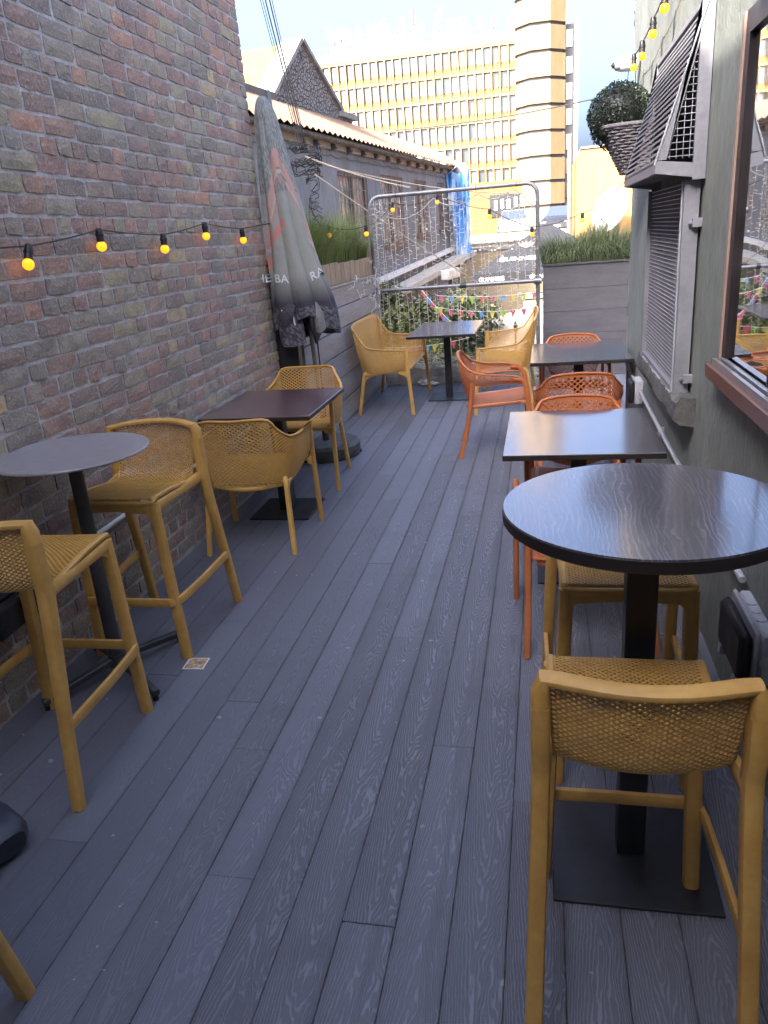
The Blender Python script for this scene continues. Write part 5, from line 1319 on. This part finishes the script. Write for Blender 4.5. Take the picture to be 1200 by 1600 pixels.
# ---------------- office block and tower
K = 125/95.
YO = 125.0
mat_stone = M('warm_precast', (.24,.165,.085), .85, c2=(.20,.135,.065), scale=.5, bump=.1, bscale=6)
mat_spand = M('orange_precast', (.25,.11,.03), .85, c2=(.20,.085,.022), scale=.6)
mat_tower = M('pale_precast', (.25,.175,.085), .85, c2=(.21,.14,.065), scale=.5, stretch=(1,1,.3))
two = NT('office_glass'); rr_ = two.rnd()
two.l(two.ramp(rr_, [(0, (.05,.065,.07)), (.2, (.15,.185,.21)), (.45, (.26,.30,.32)), (.62, (.10,.125,.14)), (.75, (.34,.36,.35)), (.9, (.2,.245,.28))], 'CONSTANT'), two.b.inputs['Base Color'])  # pale steps paint reflected sky and curtains into each pane's colour
two.b.inputs['Roughness'].default_value = .18; two.b.inputs['Specular IOR Level'].default_value = .9
of = thing('office_block', 'long sunlit office block with rows of tall narrow windows', 'building', (-18, YO, -4))
xa, xb, pit = -36.2, -3.55, 1.195
ztop, flr = 26.25, 3.2; nr = 8
part(of, 'core', MB().box(xa, xb, YO+.65, YO+14, -4, ztop+1.0), mat_stone, world=True, smooth=False)
part(of, 'parapet', MB().box(xa, xb, YO-.10, YO+.64, ztop+.15, ztop+1.45), mat_stone, world=True, smooth=False)
for r in range(nr+1):
    z = ztop - flr*r; part(of, 'floor_band', MB().box(xa, xb, YO-.05, YO+.64, z-.17, z+.14), mat_stone, world=True, smooth=False)
ncol = int((xb-xa)/pit)
mu = mesh('mullion', MB().box(-.11, .11, -.18, .60, 0, flr*nr), mat_stone, smooth=False)
for c in range(ncol+1): link('mullion', mu, of, (xb-.05-pit*c+18, 0, ztop-flr*nr+4))
wn = mesh('window', MB().box(-pit/2+.20, pit/2-.20, .40, .48, 0, 1.95), two.m, smooth=False)
def spmesh():
    w_ = pit/2-.115; pts = [(-w_, 0), (w_, 0), (w_, .25), (w_-.10, .62), (w_-.24, .86), (-w_+.24, .86), (-w_+.10, .62), (-w_, .25)]
    mb = MB(); n = len(pts)
    for y, s in ((-.02, 1.0), (.45, 1.0)):
        for p in pts: mb.v.append((p[0], y+(.22 if p[1] > .5 and y < 0 else 0), p[1]))
    mb.f = [tuple(range(n))] + [(k, (k+1) % n, n+(k+1) % n, n+k) for k in range(n)]; return mb
spm = mesh('spandrel', spmesh(), mat_spand, smooth=False)
bkm = mesh('window_surround', MB().box(-.01, .01, 0, .1, 0, .1), mat_stone)
for r in range(nr):
    for c in range(ncol):
        x = xb-.05-pit*(c+.5)+18; z = ztop-flr*(r+1)+4
        link('window', wn, of, (x, 0, z+1.02)); link('spandrel', spm, of, (x, 0, z+.142))
part(of, 'podium', MB().box(xa, xb, YO-.3, YO+.64, -4, ztop-flr*nr-.2), mat_spand, world=True, smooth=False)
# rooftop plant and antennas
rp = thing('rooftop_plant_room', 'white plant room with rails on the office roof at the left', 'plant room', (-24, YO+4, ztop+1))
part(rp, 'cabin', MB().box(-26, -18.5, YO+3, YO+6, ztop+1.0, ztop+3.0), mat_white, world=True, smooth=False)
rm = MB()
for x in np.linspace(-30, -17.5, 11): rm.tube([(x, YO+2.4, ztop+1), (x, YO+2.4, ztop+4.2)], .06, 4)
for z in (2.2, 3.2, 4.1): rm.tube([(-30, YO+2.4, ztop+z), (-17.5, YO+2.4, ztop+z)], .05, 4)
part(rp, 'scaffold_rail', rm, mat_white, world=True)
rp2 = thing('rooftop_plant_room', 'smaller white framed plant room on the office roof nearer the tower', 'plant room', (-13, YO+4, ztop+1))
part(rp2, 'cabin', MB().box(-14.8, -11.2, YO+3, YO+5.5, ztop+1.0, ztop+2.6), mat_white, world=True, smooth=False)
rm = MB()
for x in np.linspace(-15.3, -10.8, 6): rm.tube([(x, YO+2.5, ztop+1), (x, YO+2.5, ztop+4.4)], .06, 4)
for z in (2.8, 3.6, 4.3): rm.tube([(-15.3, YO+2.5, ztop+z), (-10.8, YO+2.5, ztop+z)], .05, 4)
part(rp2, 'scaffold_rail', rm, mat_white, world=True)
gd = thing('roof_guard_rail', 'thin guard rail along the office roof edge', 'rail', (-18, YO+.5, ztop+1.4))
rm = MB(); rm.tube([(xa, YO+.5, ztop+2.4), (xb, YO+.5, ztop+2.4)], .04, 4)
for x in np.arange(xa, xb, 2.4): rm.tube([(x, YO+.5, ztop+1.45), (x, YO+.5, ztop+2.4)], .035, 4)
part(gd, 'rail', rm, mat_steel, world=True)
mat_mast = M('mast_grey', (.16,.165,.18), .6)
an = thing('roof_antenna', 'x', 'antenna', (0,0,0), group='phone masts and antennas on the office roof')
an['label'] = 'pale phone mast in the long cluster at the left end of the office roof'
part(an, 'mast', MB().cyl(0, 0, 0, 4.2, .07, 6), mat_mast)
pan = mesh('panel', MB().box(-.16, .16, -.1, .1, 0, 1.5), mat_white)
for a, z in ((0, 2.3), (2.1, 2.5), (4.2, 1.9)): link('panel', pan, an, (.35*math.cos(a), .35*math.sin(a), z), a)
part(an, 'dish', MB().lathe([(.02, -.1), (.3, 0), (.3, .03), (.02, -.06)], 12, (0, -.25, 1.5), 'y'), mat_white)
an.location = (-29.5, YO+2, ztop+1.3)
q = random.Random(77)
for x in list(np.linspace(-31.5, -17.5, 17)) + list(np.linspace(-15.4, -10.6, 7)) + [-8.6, -7.0, -4.6, -4.2]:
    d = dup(an, (x+q.uniform(-.3,.3), YO+q.uniform(1.5, 6), ztop+1.2), q.uniform(0, 6), None if x < -16 else ('pale phone mast in the small cluster over the middle of the office roof' if x < -10 else 'pale phone mast standing alone on the office roof close to the tower')); s_ = q.uniform(.55, 1.25); d.scale = (s_,)*3
# tower
tw = thing('office_tower', 'pale eight sided stair tower banded with dark joints rising above the office block', 'building', (-.28, 123.5, -4))
cx_, cy_, S = -.28, 123.4, 2.84; ap_ = S*1.2071
def octa(apo): return [(cx_+apo/math.cos(math.pi/8)*math.cos(a), cy_+apo/math.cos(math.pi/8)*math.sin(a)) for a in [math.pi/8+k*math.pi/4 for k in range(8)]]
part(tw, 'core', MB().prism(octa(ap_-.35), 'z', -4, 38), M('dark_joint', (.07,.07,.075), .7), world=True, smooth=False)
O1, O2 = octa(ap_), octa(ap_-.30)
zk = [40.5-.0, 37.2]; 
zb0 = 1.7 + (20.43-1.7)*122/90.   # first band
ht_ = 2.41*122/90.
for r in range(-3, 8):
    z1 = zb0 - ht_*r - .22; z0 = z1 - ht_ + .44
    if z0 < -4: z0 = -4
    if z1 <= z0: continue
    for k in (3, 4, 5, 6, 7, 0):
        a, b = O1[k], O1[(k+1) % 8]; c, d = O2[k], O2[(k+1) % 8]
        part(tw, 'panel', MB().prism([a, b, d, c], 'z', z0, z1), mat_tower, world=True, smooth=False)
sw = thing('tower_side_wing', 'narrow dark glazed wing with brown column on the right of the tower', 'building', (4, 124, -4))
part(sw, 'wall', MB().box(3.2, 4.35, 124, 128, -4, 27.4), M('dark_slab', (.12,.12,.13), .7), world=True, smooth=False)
part(sw, 'column', MB().box(4.351, 4.95, 123.2, 128, -4, 28.0), M('brown_column', (.26,.20,.17), .8), world=True, smooth=False)
for r in range(8): part(sw, 'window', MB().box(3.3, 4.15, 123.85, 123.99, 24.6-3.25*r, 26.7-3.25*r), mat_pane, world=True, smooth=False)
# shop front at the tower foot
sf = thing('shop_front', 'dark shop front with pale upright panels at the foot of the office block', 'shop front', (-5, 90, -4))
part(sf, 'opening', MB().box(-5.8, -2.5, 92, 94, 2.9, 5.2), mat_dark, world=True, smooth=False)
for x, z in ((-5.3, 4.2), (-4.6, 4.3), (-3.9, 4.25), (-3.1, 4.4)): part(sf, 'panel', MB().box(x, x+.35, 91.9, 91.99, z-.6, z+.4), mat_white, world=True, smooth=False)
part(sf, 'surround', MB().box(-8.0, -2.3, 92.2, 94.2, 5.201, 6.6).box(-8.0, -5.82, 92.2, 94.2, -4, 5.2).box(-5.8, -2.5, 92.2, 94.0, -4, 2.89), mat_spand, world=True, smooth=False)

# ---------------- overhead cables
ub = thing('overhead_cable', 'thick bundle of black cables dropping from the sky to the grey building', 'cable', (-2.8, 9.4, 4), group='overhead cables')
for i, (dx, dx2) in enumerate(((0, 0), (.055, .02), (-.035, -.02), (-.06, -.045), (.085, .035))):
    part(ub, 'strand', MB().tube(sag((-3.03+dx-.05, 9.4, 4.75), (-2.78+dx2, 9.6, 2.72), .03), .009 if i < 2 else .005, 5), mat_dark, world=True)
kn = MB(); squiggle(kn, -2.95, -2.62, 9.55, 9.75, 2.45, 2.85, 34, .007, 55, 8, .09)
squiggle(kn, -2.80, -2.66, 9.6, 9.72, 1.75, 2.5, 22, .005, 56, 8, .10)
part(ub, 'knot', kn, mat_dark, world=True)
for k, (a, b, d, r, lab) in enumerate((((-2.78, 9.6, 2.68), (-1.45, 9.1, 2.20), .03, .009, 'brown cable running from the cable knot down to the railing'),
        ((-2.78, 9.6, 2.64), (-.2, 12.5, 2.15), .10, .008, 'second cable from the cable knot sagging past the railing corner'),
        ((-2.60, 9.3, 2.45), (-.75, 9.3, 1.12), .02, .008, 'pale cord slanting down across the railing'),
        ((-7.0, 40, 6.5), (6.0, 40, 7.4), .3, .03, 'thin cable crossing in front of the office tower'))):
    cbl = thing('overhead_cable', lab, 'cable', a, group='overhead cables')
    part(cbl, 'strand', MB().tube(sag(a, b, d, 14), r, 5), M('cord', (.30,.25,.2), .7) if k < 3 else mat_dark, world=True)
